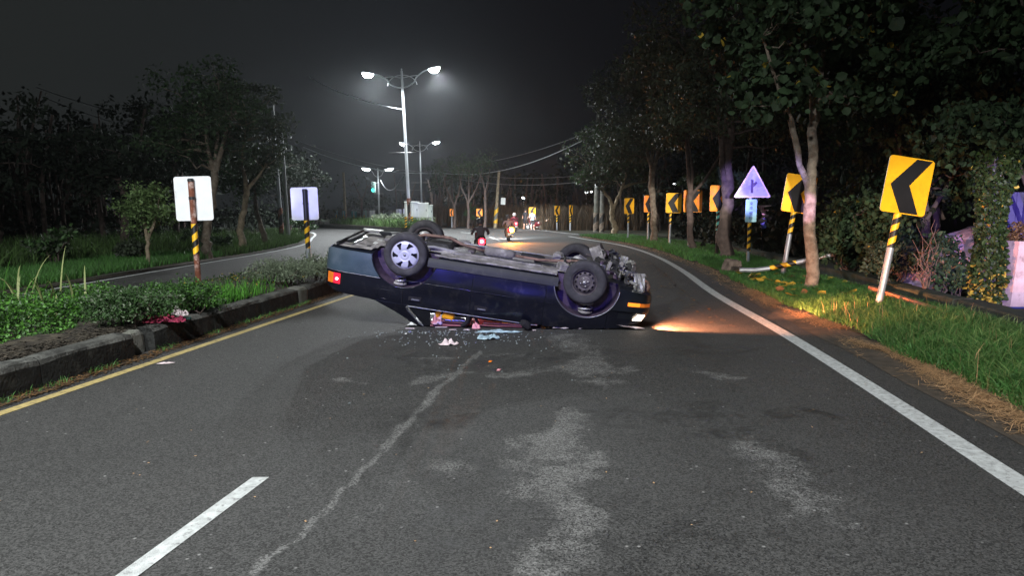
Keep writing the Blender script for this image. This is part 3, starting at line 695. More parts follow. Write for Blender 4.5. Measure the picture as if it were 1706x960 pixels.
for s in (-1, 1):
    mb = MB(); mb.tube([(a, s * (.70 + .01 * math.sin(a * 9)), .028 + .01 * mnoise.noise(Vector((a * 8, s, 0)))) for a in np.linspace(.36, 1.95, 30)], .016, 6); mb.build('sill_flange', M['underseal'], car)
    mb = MB(); mb.box((.95, s * .42, .05), (1.6, .07, .045), bev=.01); mb.build('chassis_rail', M['underseal'], car)
    # rear suspension
    mb = MB(); mb.tube([(.62, s * .38, .06), (.30, s * .48, .10), (.02, s * .62, .07)], .022, 8); mb.tube([(.42, s * .40, .05), (.20, s * .36, .13), (.02, s * .58, .06)], .014, 7); mb.build('trailing_arm', M['silver'], car)
    mb = MB(); mb.tube([(.05, s * .10, .06), (.02, s * .35, .05), (0, s * .64, .01)], .02, 8); mb.build('lateral_link', M['underseal'], car)
    mb = MB(); mb.lathe([(.0, -.09), (.07, -.09), (.105, -.05), (.115, 0), (.10, .05), (0, .06)], 20, Matrix.Translation((0, s * .66, .02)) @ Matrix.Rotation(R(90), 4, 'X')); mb.build('brake_drum', M['silver'], car)
    for a, y_, r_, n_ in ((-.04, .70, .062, 6.0), (2.38, .70, .085, 5.0)):
        mb = MB(); hh = np.linspace(0, 1, 90); mb.tube([(a + r_ * math.cos(t * n_ * 6.28), s * (y_ + r_ * math.sin(t * n_ * 6.28) * .8), -.08 - .32 * t) for t in hh], .012, 6); mb.build('coil_spring', M['silver'], car)
        mb = MB(); mb.tube([(a, s * y_, .0), (a, s * y_, -.42)], .022, 8); mb.build('damper', M['darkmetal'], car)
        mb = MB(); mb.lathe([(.0, -.015), (.085, -.015), (.085, .01), (0, .015)], 18, Matrix.Translation((a, s * y_, -.40))); mb.build('spring_seat', M['underseal'], car)
    # front suspension
    mb = MB(); mb.tube([(2.10, s * .30, .06), (2.24, s * .45, .05), (2.33, s * .64, .03)], [.03, .025, .02], 8); mb.tube([(2.46, s * .28, .06), (2.40, s * .45, .05), (2.33, s * .64, .03)], [.03, .025, .02], 8); mb.build('control_arm', M['underseal'], car)
    mb = MB(); mb.tube([(2.31, s * .2, .0), (2.31, s * .62, 0)], .018, 8); mb.build('drive_shaft', M['darkmetal'], car)
    mb = MB(); mb.lathe([(.0, -.02), (.12, -.02), (.12, .0), (.05, .02), (0, .03)], 20, Matrix.Translation((2.3, s * .64, 0)) @ Matrix.Rotation(R(90), 4, 'X')); mb.build('brake_disc', M['silver'], car)
mb = MB(); mb.box((.33, -.02, .085), (.42, .80, .12), bev=.04); mb.build('fuel_tank', M['underdark'], car)
mb = MB(); mb.box((.66, -.30, .065), (.26, .34, .012), (.1, .05, .2), bev=.004); mb.build('heat_shield', M['silver'], car)
mb = MB(); mb.box((2.30, 0, .085), (.34, .66, .07), bev=.02); mb.build('front_subframe', M['underdark'], car)
mb = MB(); mb.tube([(-.06, .12, .10), (.10, .02, .17), (.45, -.02, .185), (.62, -.06, .13), (.85, -.03, .09), (1.0, 0, .07)], .022, 10); mb.build('exhaust_pipe', M['rustpipe'], car)
mb = MB(); mb.lathe([(.0, -.22), (.05, -.21), (.07, -.17), (.07, .17), (.05, .21), (0, .22)], 20, Matrix.Translation((1.16, 0, .075)) @ Matrix.Rotation(R(90), 4, 'Y')); mb.build('silencer', M['underseal'], car)
mb = MB(); mb.tube([(1.36, 0, .07), (1.7, .03, .06), (2.0, .02, .09), (2.25, 0, .13), (2.45, .05, .08)], .022, 10); mb.build('exhaust_pipe', M['rustpipe'], car)
mb = MB(); mb.box((-.74, 0, .035), (.05, 1.2, .03), bev=.01); mb.box((-.85, 0, -.01), (.03, 1.3, .05), bev=.008); mb.build('rear_crossmember', M['trim_grey'], car)
mb = MB(); mb.box((-.66, .40, .06), (.26, .16, .03), (0, 0, .3), bev=.01); mb.build('tow_bracket', M['silver'], car)
for k_, (pts_, r_, nm_, m_) in enumerate([
    ([(.45, .30, .09), (.9, .33, .085), (1.4, .30, .09), (2.0, .34, .10), (2.2, .45, .10)], .007, 'brake_line', 'silver'), ([(.45, .34, .085), (1.1, .36, .08), (1.9, .38, .09)], .007, 'fuel_line', 'underseal'),
    ([(.12, -.62, .05), (.20, -.3, .14), (.20, .3, .14), (.12, .62, .05)], .013, 'anti_roll_bar', 'underdark'), ([(2.12, -.6, .06), (2.05, -.3, .14), (2.05, .3, .14), (2.12, .6, .06)], .014, 'anti_roll_bar', 'underdark'),
    ([(1.2, -.40, .08), (1.5, -.42, .075), (1.9, -.40, .09)], .010, 'parking_brake_cable', 'trim_grey'), ([(-.5, .45, .04), (-.3, .42, .08), (-.05, .50, .10)], .010, 'parking_brake_cable', 'trim_grey')]):
    mb = MB(); mb.tube(pts_, r_, 6); mb.build(nm_, M[m_], car)
for k_, (x_, y_, sx2, sy2, h2, rz2, m_) in enumerate([(.62, .38, .18, .14, .07, .2, 'underseal'), (.78, -.12, .10, .22, .05, 0, 'steelrim'), (1.50, -.28, .30, .16, .03, .05, 'underseal'), (1.62, .26, .34, .22, .035, 0, 'trim_grey'), (2.02, -.42, .12, .16, .09, .3, 'underseal'), (1.98, .44, .12, .16, .09, -.3, 'underseal'), (-.30, -.20, .20, .26, .05, .1, 'underseal'), (.02, 0, .12, .40, .08, 0, 'underdark'), (-.48, .22, .14, .10, .05, .5, 'trim_grey')]):
    mb = MB(); mb.box((x_, y_, .05 + h2 / 2), (sx2, sy2, h2), (.05 * (k_ % 3), .06 * (k_ % 2), rz2), bev=.012); mb.build('underbody_bracket', M[m_], car)
# crushed engine bay
def junk(name, m, fn): mb = MB(); fn(mb); mb.build(name, m, car)
junk('engine_block', M['underdark'], lambda m_: (m_.box((2.66, .05, .05), (.34, .62, .22), (.1, .2, .1), bev=.03), m_.box((2.9, .2, -.02), (.3, .7, .16), (.1, .1, -.2), bev=.03)))
junk('crossmember', M['underseal'], lambda m_: m_.box((2.98, 0, -.03), (.09, 1.35, .07), (.1, .3, .06), bev=.015))
junk('radiator', M['silver'], lambda m_: m_.box((3.05, .08, -.02), (.05, .75, .16), (.2, .5, .12), bev=.01))
for cx, cy, cz, r_, t1, t2 in ((2.76, .42, .19, .09, .3, .2), (3.12, -.42, .0, .085, 1.1, .4), (2.6, .30, .24, .055, .6, .1), (2.9, -.5, .05, .06, .9, -.3)):
    mx = Matrix.Translation((cx, cy, cz)) @ Euler((t1, t2, 0)).to_matrix().to_4x4()
    junk('pulley', M['underdark' if cx < 3 else 'rustpipe'], lambda m_: m_.lathe([(.02, -.02), (r_, -.02), (r_ * 1.05, 0), (r_, .02), (r_ * .6, .02), (r_ * .55, 0), (.02, .005)], 18, mx))
rj = np.random.default_rng(5)
jm = ['silver', 'underseal', 'silver', 'steelrim', 'underseal', 'paint_in', 'underdark', 'chrome']
for k in range(52):
    a = 2.50 + .60 * rj.random(); y = -.70 + 1.4 * rj.random(); top = .17 - .22 * (a - 2.5) / .7 + .05 * rj.random() + .09 * max(0, y) / .7
    p = Vector((a, y, top)); m_ = M[jm[k % 8]]
    if k % 3 == 0:
        d = [Vector(((rj.random() - .5) * .25, (rj.random() - .5) * .3, (rj.random() - .4) * .10)) for _ in range(3)]
        junk('hose', m_, lambda q: q.tube([p, p + d[0], p + d[0] + d[1] * .7, p + d[0] + d[1] + d[2]], .012 + .014 * rj.random(), 7))
    elif k % 3 == 1:
        junk('bent_bracket', m_, lambda q: q.box(p, (.05 + .16 * rj.random(), .03 + .10 * rj.random(), .02 + .07 * rj.random()), (rj.random() * 2, rj.random() * 2, rj.random() * 3), bev=.008))
    else:
        def sheet(q):
            n = 5; sz = .06 + .10 * rj.random(); e_ = Euler((rj.random() * 1.5, rj.random() * 1.5, rj.random() * 6)).to_matrix()
            Vv = [p + e_ @ Vector(((i / n - .5) * sz * 2, (j / n - .5) * sz, .035 * mnoise.noise(Vector((i * .8, j * .8, k))))) for i in range(n + 1) for j in range(n + 1)]
            q.add(Vv, [[i*(n+1)+j, i*(n+1)+j+1, (i+1)*(n+1)+j+1, (i+1)*(n+1)+j] for i in range(n) for j in range(n)])
        junk('torn_sheet_metal', m_, sheet)

# wheels
def wheel(a, s, steer, cap):
    ri = .186 if cap else .165
    Rw = Matrix.Translation((a, s * .845, 0)) @ Matrix.Rotation(steer, 4, 'Z') @ Matrix.Rotation(R(90) if s < 0 else R(-90), 4, 'X')
    wh = bpy.data.objects.new('wheel', None); COL.objects.link(wh); wh.parent = car; wh.empty_display_size = .1
    mb = MB(); pr = [(ri, -.02), (ri + .006, -.006), (ri + .02, .0), (.240, .004), (.262, -.004), (.276, -.018), (.283, -.035)]
    for g in (.06, .088, .116): pr += [(.285, -g + .006), (.277, -g + .004), (.277, -g - .004), (.285, -g - .006)]
    pr += [(.283, -.143), (.276, -.160), (.262, -.174), (.235, -.182), (ri + .02, -.178), (ri + .006, -.170), (ri, -.155)]
    mb.lathe(pr, 56, Rw); mb.build('tyre', M['tyre'], wh)
    mb = MB(); mb.lathe([(ri + .001, -.012), (ri - .005, -.010), (ri - .01, -.03), (.150, -.09), (.152, -.165), (ri + .002, -.172)], 40, Rw); mb.build('rim_barrel', M['steelrim'], wh)
    if cap:
        mb = MB(); nr, na_ = 15, 120; rr = np.linspace(0, .184, nr + 1)
        def h(r_):
            q = r_ / .184; return (.006 if q < .30 else .0) - .020 * max(0, (q - .8) / .2) ** 2 - (.008 if .30 <= q < .34 else 0) + .012 * math.sin(min(1, q) * 3.1)
        for i in range(nr + 1):
            for k in range(na_): t = 2 * math.pi * k / na_; mb.v.append(tuple(Rw @ Vector((rr[i] * math.cos(t), rr[i] * math.sin(t), h(rr[i]) - .006))))
        for i in range(nr):
            for k in range(na_):
                q = (rr[i] + rr[i+1]) / 2 / .184; ph = (k / na_ * 6 + (q - .6) * .85) % 1
                if .46 < q < .88 and ph < .20 + .30 * (q - .46) / .42: continue
                mb.f.append([i*na_+k, i*na_+(k+1) % na_, (i+1)*na_+(k+1) % na_, (i+1)*na_+k]); mb.m.append(0); mb.sm.append(True)
        mb.build('hubcap', M['hubcap'], wh)
        mb = MB(); mb.lathe([(0, -.03), (.172, -.03)], 30, Rw); mb.build('hub_backing', M['darkcloth'], wh)
        mb = MB(); mb.lathe([(0, .0085), (.018, .0085), (.018, .004)], 20, Rw); mb.build('hubcap_emblem', M['chrome'], wh)
    else:
        mb = MB(); nr, na_ = 16, 96; rr = np.linspace(0, .155, nr + 1)
        def h(r_):
            q = r_ / .155; return float(np.interp(q, [0, .20, .24, .42, .50, .62, .80, .90, 1], [.002, .002, -.008, -.010, -.022, -.016, -.020, -.045, -.05]))
        for i in range(nr + 1):
            for k in range(na_): t = 2 * math.pi * k / na_; mb.v.append(tuple(Rw @ Vector((rr[i] * math.cos(t), rr[i] * math.sin(t), h(rr[i]) - .012))))
        for i in range(nr):
            for k in range(na_):
                q = (rr[i] + rr[i+1]) / 2 / .155; ph = (k / na_ * 12) % 1
                if .66 < q < .80 and ph < .38: continue
                mb.f.append([i*na_+k, i*na_+(k+1) % na_, (i+1)*na_+(k+1) % na_, (i+1)*na_+k]); mb.m.append(0); mb.sm.append(True)
        mb.build('rim', M['steelrim'], wh)
        mb = MB(); mb.lathe([(0, -.085), (.15, -.085)], 30, Rw); mb.build('hub_backing', M['darkcloth'], wh)
        for k in range(4):
            t = k * math.pi / 2 + .4; mb = MB(); mb.lathe([(0, .012), (.009, .010), (.010, -.01)], 6, Rw @ Matrix.Translation((.05 * math.cos(t), .05 * math.sin(t), -.012))); mb.build('wheel_nut', M['silver'], wh)
        mb = MB(); mb.lathe([(0, .018), (.022, .014), (.026, -.01)], 16, Rw @ Matrix.Translation((0, 0, -.012))); mb.build('hub_cap', M['silver'], wh)
    return wh
wheel(0, -1, R(-3), True); wheel(0, 1, 0, True); wheel(2.30, -1, R(-16), False); wheel(2.30, 1, R(-14), False)
for c in CUT: bpy.data.objects.remove(c)
for ch in [k for k in bpy.data.objects if k.parent == car and k.type == 'MESH']:      # full length of the boot
    for v in ch.data.vertices:
        if v.co.x < -.42: v.co.x = -.42 + (v.co.x + .42) * 1.16
# the headlamp that still burns, throwing its beam across the road
hp = toW((3.14, -.74, -.375))
spot('headlamp_beam', hp + Vector((.02, -.05, .02)), (3.0, 9.35, -.05), 1500, (1, .34, .14), 84, .7, .03).scale = (1, .8, 1)
spot('headlamp_beam', hp + Vector((.09, -.02, .06)), (6.2, 11.0, .02), 6500, (1, .33, .14), 24, .9, .02).scale = (1, .32, 1)

# ------------------------------------------------------------------ signs
def rrect(w_, h_, r_, n=4):
    P = []
    for cx, cz, a0 in ((w_/2-r_, h_/2-r_, 0), (-w_/2+r_, h_/2-r_, 90), (-w_/2+r_, -h_/2+r_, 180), (w_/2-r_, -h_/2+r_, 270)):
        for k in range(n + 1): t = R(a0 + 90 * k / n); P.append((cx + r_ * math.cos(t), cz + r_ * math.sin(t)))
    return P[::-1]
def striped_pole(parent, L_, r_, bands, n=12, tw=33.0):
    """bands: (z0, z1, kind) kind = material name or (matA, matB) for helical stripes; leans with parent"""
    for z0, z1, kd in bands:
        mb = MB()
        if isinstance(kd, str):
            mb.tube([(0, 0, z0), (0, 0, z1)], r_, n, cap=True); mb.build('post', M[kd], parent)
        else:
            m_ = max(6, int((z1 - z0) * 60)); ra = r_ + .003
            for i in range(m_ + 1):
                z = z0 + (z1 - z0) * i / m_
                for k in range(n): t = 2 * math.pi * k / n + z * tw + .3 * math.sin(z * 9); mb.v.append((ra * math.cos(t), ra * math.sin(t), z))
            for i in range(m_):
                for k in range(n): mb.f.append([i*n+k, i*n+(k+1) % n, (i+1)*n+(k+1) % n, (i+1)*n+k]); mb.m.append(0 if k < n / 2 else 1); mb.sm.append(True)
            mb.build('reflective_band', [M[kd[0]], M[kd[1]]], parent)
YB = ('yellow_stripe', 'black_stripe')
def chevron(u, vt, vb, wpx, bu, bv, face, bands, label, lean=0, yaw=0, r_=.04, plate_lean=None, vis=1.0, z0=.06):
    bx, by = G(bu, bv); k = by / FOC; w_ = wpx * k * vis; h_ = (vb - vt) * k
    zc = CAM_H - ((vt + vb) / 2 - 348) * k
    t = empty('chevron_sign', (bx, by, z0), 0, label, 'road sign', 'yellow chevron signs along the bend')
    t.rotation_euler = (0, R(lean), 0)
    bz = [(a * (zc - z0), b * (zc - z0), kd) for a, b, kd in bands]
    top = zc - z0 + h_ * .30; bz[-1] = (bz[-1][0], top, bz[-1][2]); striped_pole(t, top, r_, bz)
    cx = (u - 853) * k - bx - math.tan(R(lean)) * (zc - z0)
    mt = Matrix.Translation((cx, -.055, zc - z0)) @ Matrix.Rotation(R(yaw), 4, 'Z') @ Matrix.Rotation(R(plate_lean or 0), 4, 'Y')
    mb = MB(); mb.prism(rrect(w_, h_, .05 * h_ / .8), mt, .012, 0, 1); mb.build('sign_plate', [face, M['bare_alu']], t)
    q = lambda x, z: ((x - .5) * w_ * .97, (z - .5) * h_ * .965)
    C = [q(.60, 1), q(.96, 1), q(.54, .51), q(.86, 0), q(.44, 0), q(.11, .50)]
    mb = MB(); mt2 = mt @ Matrix.Translation((0, -.004, 0)); mb.prism([C[0], C[1], C[2], C[5]][::-1], mt2, .003); mb.prism([C[2], C[3], C[4], C[5]][::-1], mt2, .003)
    mb.build('chevron_mark', M['black_film'], t)
    for zz in (.25, -.25):
        mb = MB(); mb.box(mt @ Vector((0, .045, zz * h_)), (w_ * .25, .03, .03)); mb.build('bracket', M['galv'], t)
    return t
st = [(0, .50, 'galv'), (.50, .80, YB), (.80, 1, 'galv')]
chevron(1502, 262, 354, 80, 1462, 520, M['yellow_sign'], [(0, .34, 'galv'), (.34, .68, 'galv'), (.50 + .18, .69, 'galv'), (.60, .9, 'galv')] and [(0, .50, 'galv'), (.50, .88, YB), (.88, 1, 'galv')], 'nearest yellow chevron sign on a right leaning pole before the dark bushes', 8.5, 6, .05, -.5)
chevron(1326, 291, 353, 53, 1303, 466, M['yellow_sign'], [(0, .52, 'galv'), (.52, .93, YB), (.93, 1, 'galv')], 'bright yellow chevron sign on a leaning post, half hidden behind the forked tree trunk', 7.5, 4, .05, 0)
chevron(1195, 309.5, 352, 32, 1194, 430, M['orange_sign'], [(0, .45, 'brownpipe'), (.45, .82, ('teal_stripe', 'black_stripe')), (.82, 1, 'galv')], 'orange chevron sign on a post with green and black stripes, beside the thick trunk', 0, 4, .055)
chevron(1151.5, 317.5, 353.5, 31, 1147, 418, M['orange_sign'], [(0, .9, 'galv'), (.9, 1, 'galv')], 'faded orange chevron sign cut across by a thin split tree trunk', 0, 3, .045)
chevron(1120, 322, 354.5, 26, 1115, 411, M['yellow_sign'], st, 'yellow chevron sign on a straight striped post, between two tree trunks', 1, 3, .045)
chevron(1079, 326, 353.5, 17, 1079, 405, M['orange_sign'], st, 'yellow chevron sign whose right edge is behind the pale forked trunk', 0, 10, .045)
chevron(1046.5, 330.5, 356, 17, 1046, 401, M['yellow_sign'], st, 'small yellow chevron sign standing beside the low crooked tree', 0, 10, .045)
chevron(950.5, 342, 358, 7, 950, 386, M['yellow_sign'], [(0, .4, 'galv'), (.4, .95, YB), (.95, 1, 'galv')], 'far chevron sign seen narrow, in front of the dry reeds on the right', 0, 30, .05)
chevron(927.5, 343, 358, 9.5, 928, 385, M['yellow_sign'], [(0, .4, 'galv'), (.4, .95, YB), (.95, 1, 'galv')], 'far pale yellow chevron sign in front of the dry reeds, left of its narrow neighbour', 0, 20, .05)
chevron(886.5, 345.5, 359, 11, 886, 383, M['yellow_sign'], [(0, .9, 'galv'), (.9, 1, 'galv')], 'far chevron sign right above the pedestrian in the light blue shirt', 0, 0, .04)
chevron(799, 348, 360, 10, 799, 382, M['orange_sign'], [(0, .3, 'galv'), (.3, .95, YB), (.95, 1, 'galv')], 'far orange chevron sign just above the nearest scooter rider', 0, 0, .04)
chevron(753, 348, 360, 6, 753, 381, M['orange_sign'], [(0, .9, 'galv'), (.9, 1, 'galv')], 'far small orange chevron sign beside a split trunk, leftmost of the chevrons', 0, 20, .04)

def back_sign(x, y, u0, u1, v0, v1, bands, plate, label, r_=.045, zb=.22, du=0, group=None, lean=0):
    k = y / FOC; w_ = (u1 - u0) * k; h_ = (v1 - v0) * k; zc = CAM_H - ((v0 + v1) / 2 - 348) * k
    t = empty('sign_seen_from_behind', (x, y, zb), 0, label, 'road sign', group); t.rotation_euler = (0, R(lean), 0)
    top = zc - zb + h_ * .43; striped_pole(t, top, r_, [(a * top, b * top, kd) for a, b, kd in bands], n=12, tw=26)
    mb = MB(); mt = Matrix.Translation(((u0 + u1) / 2 * k - 853 * k - x + du, r_ + .012, zc - zb)); mb.prism(rrect(w_, h_, .045), mt, .012, 0, 0); mb.build('sign_plate', plate, t)
    if y < 30:
        mb = MB(); mb.tube([(0, 0, zc - zb - .02), (0, 0, zc - zb + .03)], r_ + .006, 12); mb.build('clamp', M['darkmetal'], t)
        mb = MB(); mb.lathe([(r_ + .004, 0), (r_ + .004, .04), (r_ * .8, .055), (0, .055)], 12, Matrix.Translation((0, 0, top - .04))); mb.build('post_cap', M['darkmetal'], t)
    return t
k = 12 / FOC
back_sign((328 - 853) * k, 12, 295, 357, 294.5, 367.5, [(0, .30, 'rust'), (.30, .585, YB), (.585, 1, 'rust')], M['white_paint_metal'], 'white back of a square road sign on a rusty banded post in the median shrubs', .048, lean=-1.5, du=.02)
k = 16 / FOC
back_sign((514 - 853) * k, 16, 488, 533, 312.5, 366.5, [(0, .24, 'galv'), (.24, .60, YB), (.60, 1, 'darkmetal')], M['bare_alu'], 'blue lit metal back of a square road sign on a grey banded post', .055, lean=-1.5, du=.01)
GB = 'small signs seen from behind on the far median'
for u, vt, vb, wd, m_, yk, lb in [(562, 351, 361, 4, 'tealp', 74, 'narrow teal back of a far small sign, leftmost of its row'), (574, 351, 361, 5, 'tealp', 72, 'narrow teal back of a far small sign, second from the left of its row'), (591, 352, 362, 9, 'tealp', 70, 'teal back of a far small sign beside the wooden pole'),
        (608, 350.5, 361, 8, 'palegreen', 68, 'pale green white back of a far small sign'), (621.5, 350.5, 361.5, 9, 'white_paint_metal', 66, 'brightest white back of a far small sign on a yellow banded post'),
        (640, 350.5, 361, 8, 'greyp', 64, 'dull dark grey back of a far small sign beside the traffic light post'), (652.5, 350, 361, 9, 'greyp2', 63, 'mid grey back of a far small sign'), (665.5, 348.5, 361, 9, 'bare_alu', 61, 'pale metal back of a far small sign left of the lamp post'), (676, 348, 361, 7, 'bare_alu', 60, 'pale metal back of a far small sign partly behind the cabinet')]:
    M.setdefault('tealp', mat('teal_painted_metal', (.05, .22, .23), .5)); M.setdefault('palegreen', mat('pale_green_painted_metal', (.45, .62, .58), .5))
    M.setdefault('greyp', mat('dull_grey_metal', (.10, .11, .12), .6)); M.setdefault('greyp2', mat('mid_grey_metal', (.26, .28, .30), .6))
    back_sign((u - 853) * yk / FOC, yk, u - wd / 2, u + wd / 2, vt, vb, [(0, .45, 'galv'), (.45, .70, YB), (.70, 1, 'galv')], M[m_], lb, .05, .0, group=GB)

# warning triangle with plate
M['tri_face'] = mat('weathered_violet_cast_face', (.52, .50, .80), .4, .1, .12, 4, col2=(.30, .28, .58), c2s=4, c2t=.5)  # violet cast of police light mixed into the white face colour
M['tri_edge'] = mat('faded_pink_border', (.80, .60, .74), .4)
M['plate_face'] = mat('pale_blue_retro_plate', (.42, .74, .86), .4, 0, .08, 4)
M['purple_film'] = mat('dark_purple_film', (.07, .04, .15), .5)
def glyphs(s_, size, m, parent, loc, depth=.002):
    cu = bpy.data.curves.new('lettering', 'FONT'); cu.body = s_; cu.size = size; cu.align_x = 'CENTER'; cu.align_y = 'CENTER'; cu.extrude = depth
    o = bpy.data.objects.new('lettering', cu); COL.objects.link(o); dg = bpy.context.evaluated_depsgraph_get(); me = bpy.data.meshes.new_from_object(o.evaluated_get(dg))
    bpy.data.objects.remove(o); o = bpy.data.objects.new('lettering', me); me.materials.clear(); me.materials.append(m); COL.objects.link(o)
    o.parent = parent; o.location = loc; o.rotation_euler = (math.pi / 2, 0, 0); return o
bx, by = G(1246, 445); k = by / FOC; zb = .1; Z = lambda v: CAM_H - (v - 348) * k - zb
t = empty('warning_sign', (bx, by, zb), 0, 'white triangular warning sign glowing violet above a small pale blue plate, on a striped post', 'road sign')
striped_pole(t, 0, .045, [(0, Z(418), 'galv'), (Z(418), Z(371), YB), (Z(371), Z(290), 'galv')])
def tri(c, hw, zt, zb_, r_, inv=False):
    P = [(c - hw, zb_), (c, zt), (c + hw, zb_)]
    out = []
    for i in range(3):
        p = Vector(P[i]); a = (Vector(P[i-1]) - p).normalized() * r_; b = (Vector(P[(i+1) % 3]) - p).normalized() * r_
        for q in (0, .5, 1): out.append(tuple(p + a * (1 - q) ** 2 + b * q ** 2))
    return out
cx = 1248.5 * k - 853 * k - bx; mb = MB(); mt = Matrix.Translation((0, -.07, 0))
mb.prism(tri(cx, 31 * k, Z(276), Z(329.5), .06), mt, .012, 0, 0); mb.build('sign_plate', M['tri_edge'], t)
mb = MB(); mb.prism(tri(cx, 27 * k, Z(280.5), Z(327.5), .05), Matrix.Translation((0, -.073, 0)), .002, 0, 0); mb.build('sign_face', M['tri_face'], t)
mb = MB(); mt = Matrix.Translation((0, -.078, 0)); q = lambda u, v: ((u - 853) * k - bx, Z(v))
mb.prism([q(1245.5, 322), q(1245.5, 300), q(1249.5, 301), q(1249.5, 322)][::1], mt, .003); mb.prism([q(1249.7, 313), q(1249.7, 306), q(1254, 303), q(1256, 306)], mt, .003)
mb.build('junction_symbol', M['purple_film'], t)
mb = MB(); cx2 = 1247.5 * k - 853 * k - bx; mb.prism([(x + cx2, z + Z(351)) for x, z in rrect(18.5 * k, 37.5 * k, .03)], Matrix.Translation((0, -.065, 0)), .012); mb.build('name_plate', M['plate_face'], t)
try:
    for s_, v in (('來', 340), ('車', 347), ('慢', 356), ('行', 363.5)): glyphs(s_, 6.6 * k, M['purple_film'], t, (cx2, -.068, Z(v)))
except Exception as ex: print('glyph', ex)
by2 = 24.; k = by2 / FOC; bx2 = (1269 - 853) * k
Z = lambda v: CAM_H - (v - 348) * k - zb
t = empty('yield_sign', (bx2, by2, zb), 0, 'small pinkish upside down triangle sign with a dark blue plate, behind the big triangle sign', 'road sign')
striped_pole(t, 0, .035, [(0, Z(346), 'darkmetal')])
mb = MB(); cx = 1270 * k - 853 * k - bx2; mb.prism([(cx - 11.5 * k, Z(342)), (cx + 11.5 * k, Z(342)), (cx, Z(363))], Matrix.Translation((0, -.05, 0)), .012); mb.build('sign_plate', mat('pink_white_face', (.85, .62, .72), .4, 0, .15, 5), t)
mb = MB(); mb.prism([(cx - 4.6 * k, Z(363.5)), (cx + 4.2 * k, Z(363.5)), (cx + 4.2 * k, Z(381)), (cx - 4.6 * k, Z(381))], Matrix.Translation((0, -.05, 0)), .012)
mb.build('name_plate', mat('blue_plate', (.12, .16, .65), .5), t)
try: glyphs('慢', 9 * k, mat('red_film', (.35, .03, .12), .5), t, (cx, -.054, Z(349.5)))
except Exception as ex: print('glyph', ex)

# fallen banded pole behind the verge
p0 = Vector((*G(1232, 450, .2), .2)); p1 = PY(1283, 447, p0.y - .1); p2 = PY(1389, 424, p0.y - .6)
t = empty('fallen_pole', p0, 0, 'bent metal pole with yellow and black bands lying low behind the leaning sign post', 'pole')
mb = MB(); a = Vector((0, 0, 0)); b = p1 - p0; c = p2 - p0
pts = [a, a.lerp(b, .5) - Vector((0, 0, .02)), b, b.lerp(c, .06)]; mb.tube(pts, .05, 10); mb.build('bent_pipe', M['galv'], t)
def helix(p, q, r_, parent):
    mb = MB(); d = q - p; L_ = d.length; Q = d.to_track_quat('Z', 'Y').to_matrix().to_4x4(); n = 12; m_ = 24
    for i in range(m_ + 1):
        z = L_ * i / m_
        for kk in range(n): th = 2 * math.pi * kk / n + z * 24; mb.v.append(tuple(p + Q @ Vector((r_ * math.cos(th), r_ * math.sin(th), z))))
    for i in range(m_):
        for kk in range(n): mb.f.append([i*n+kk, i*n+(kk+1) % n, (i+1)*n+(kk+1) % n, (i+1)*n+kk]); mb.m.append(0 if kk < 6 else 1); mb.sm.append(True)
    mb.build('reflective_band', [M['yellow_stripe'], M['black_stripe']], parent)
helix(b.lerp(c, .0), b.lerp(c, .42), .055, t)
mb = MB(); mb.tube([b.lerp(c, .42), b.lerp(c, .8), c], [.05, .05, .045], 10); mb.build('pipe', M['galv'], t)

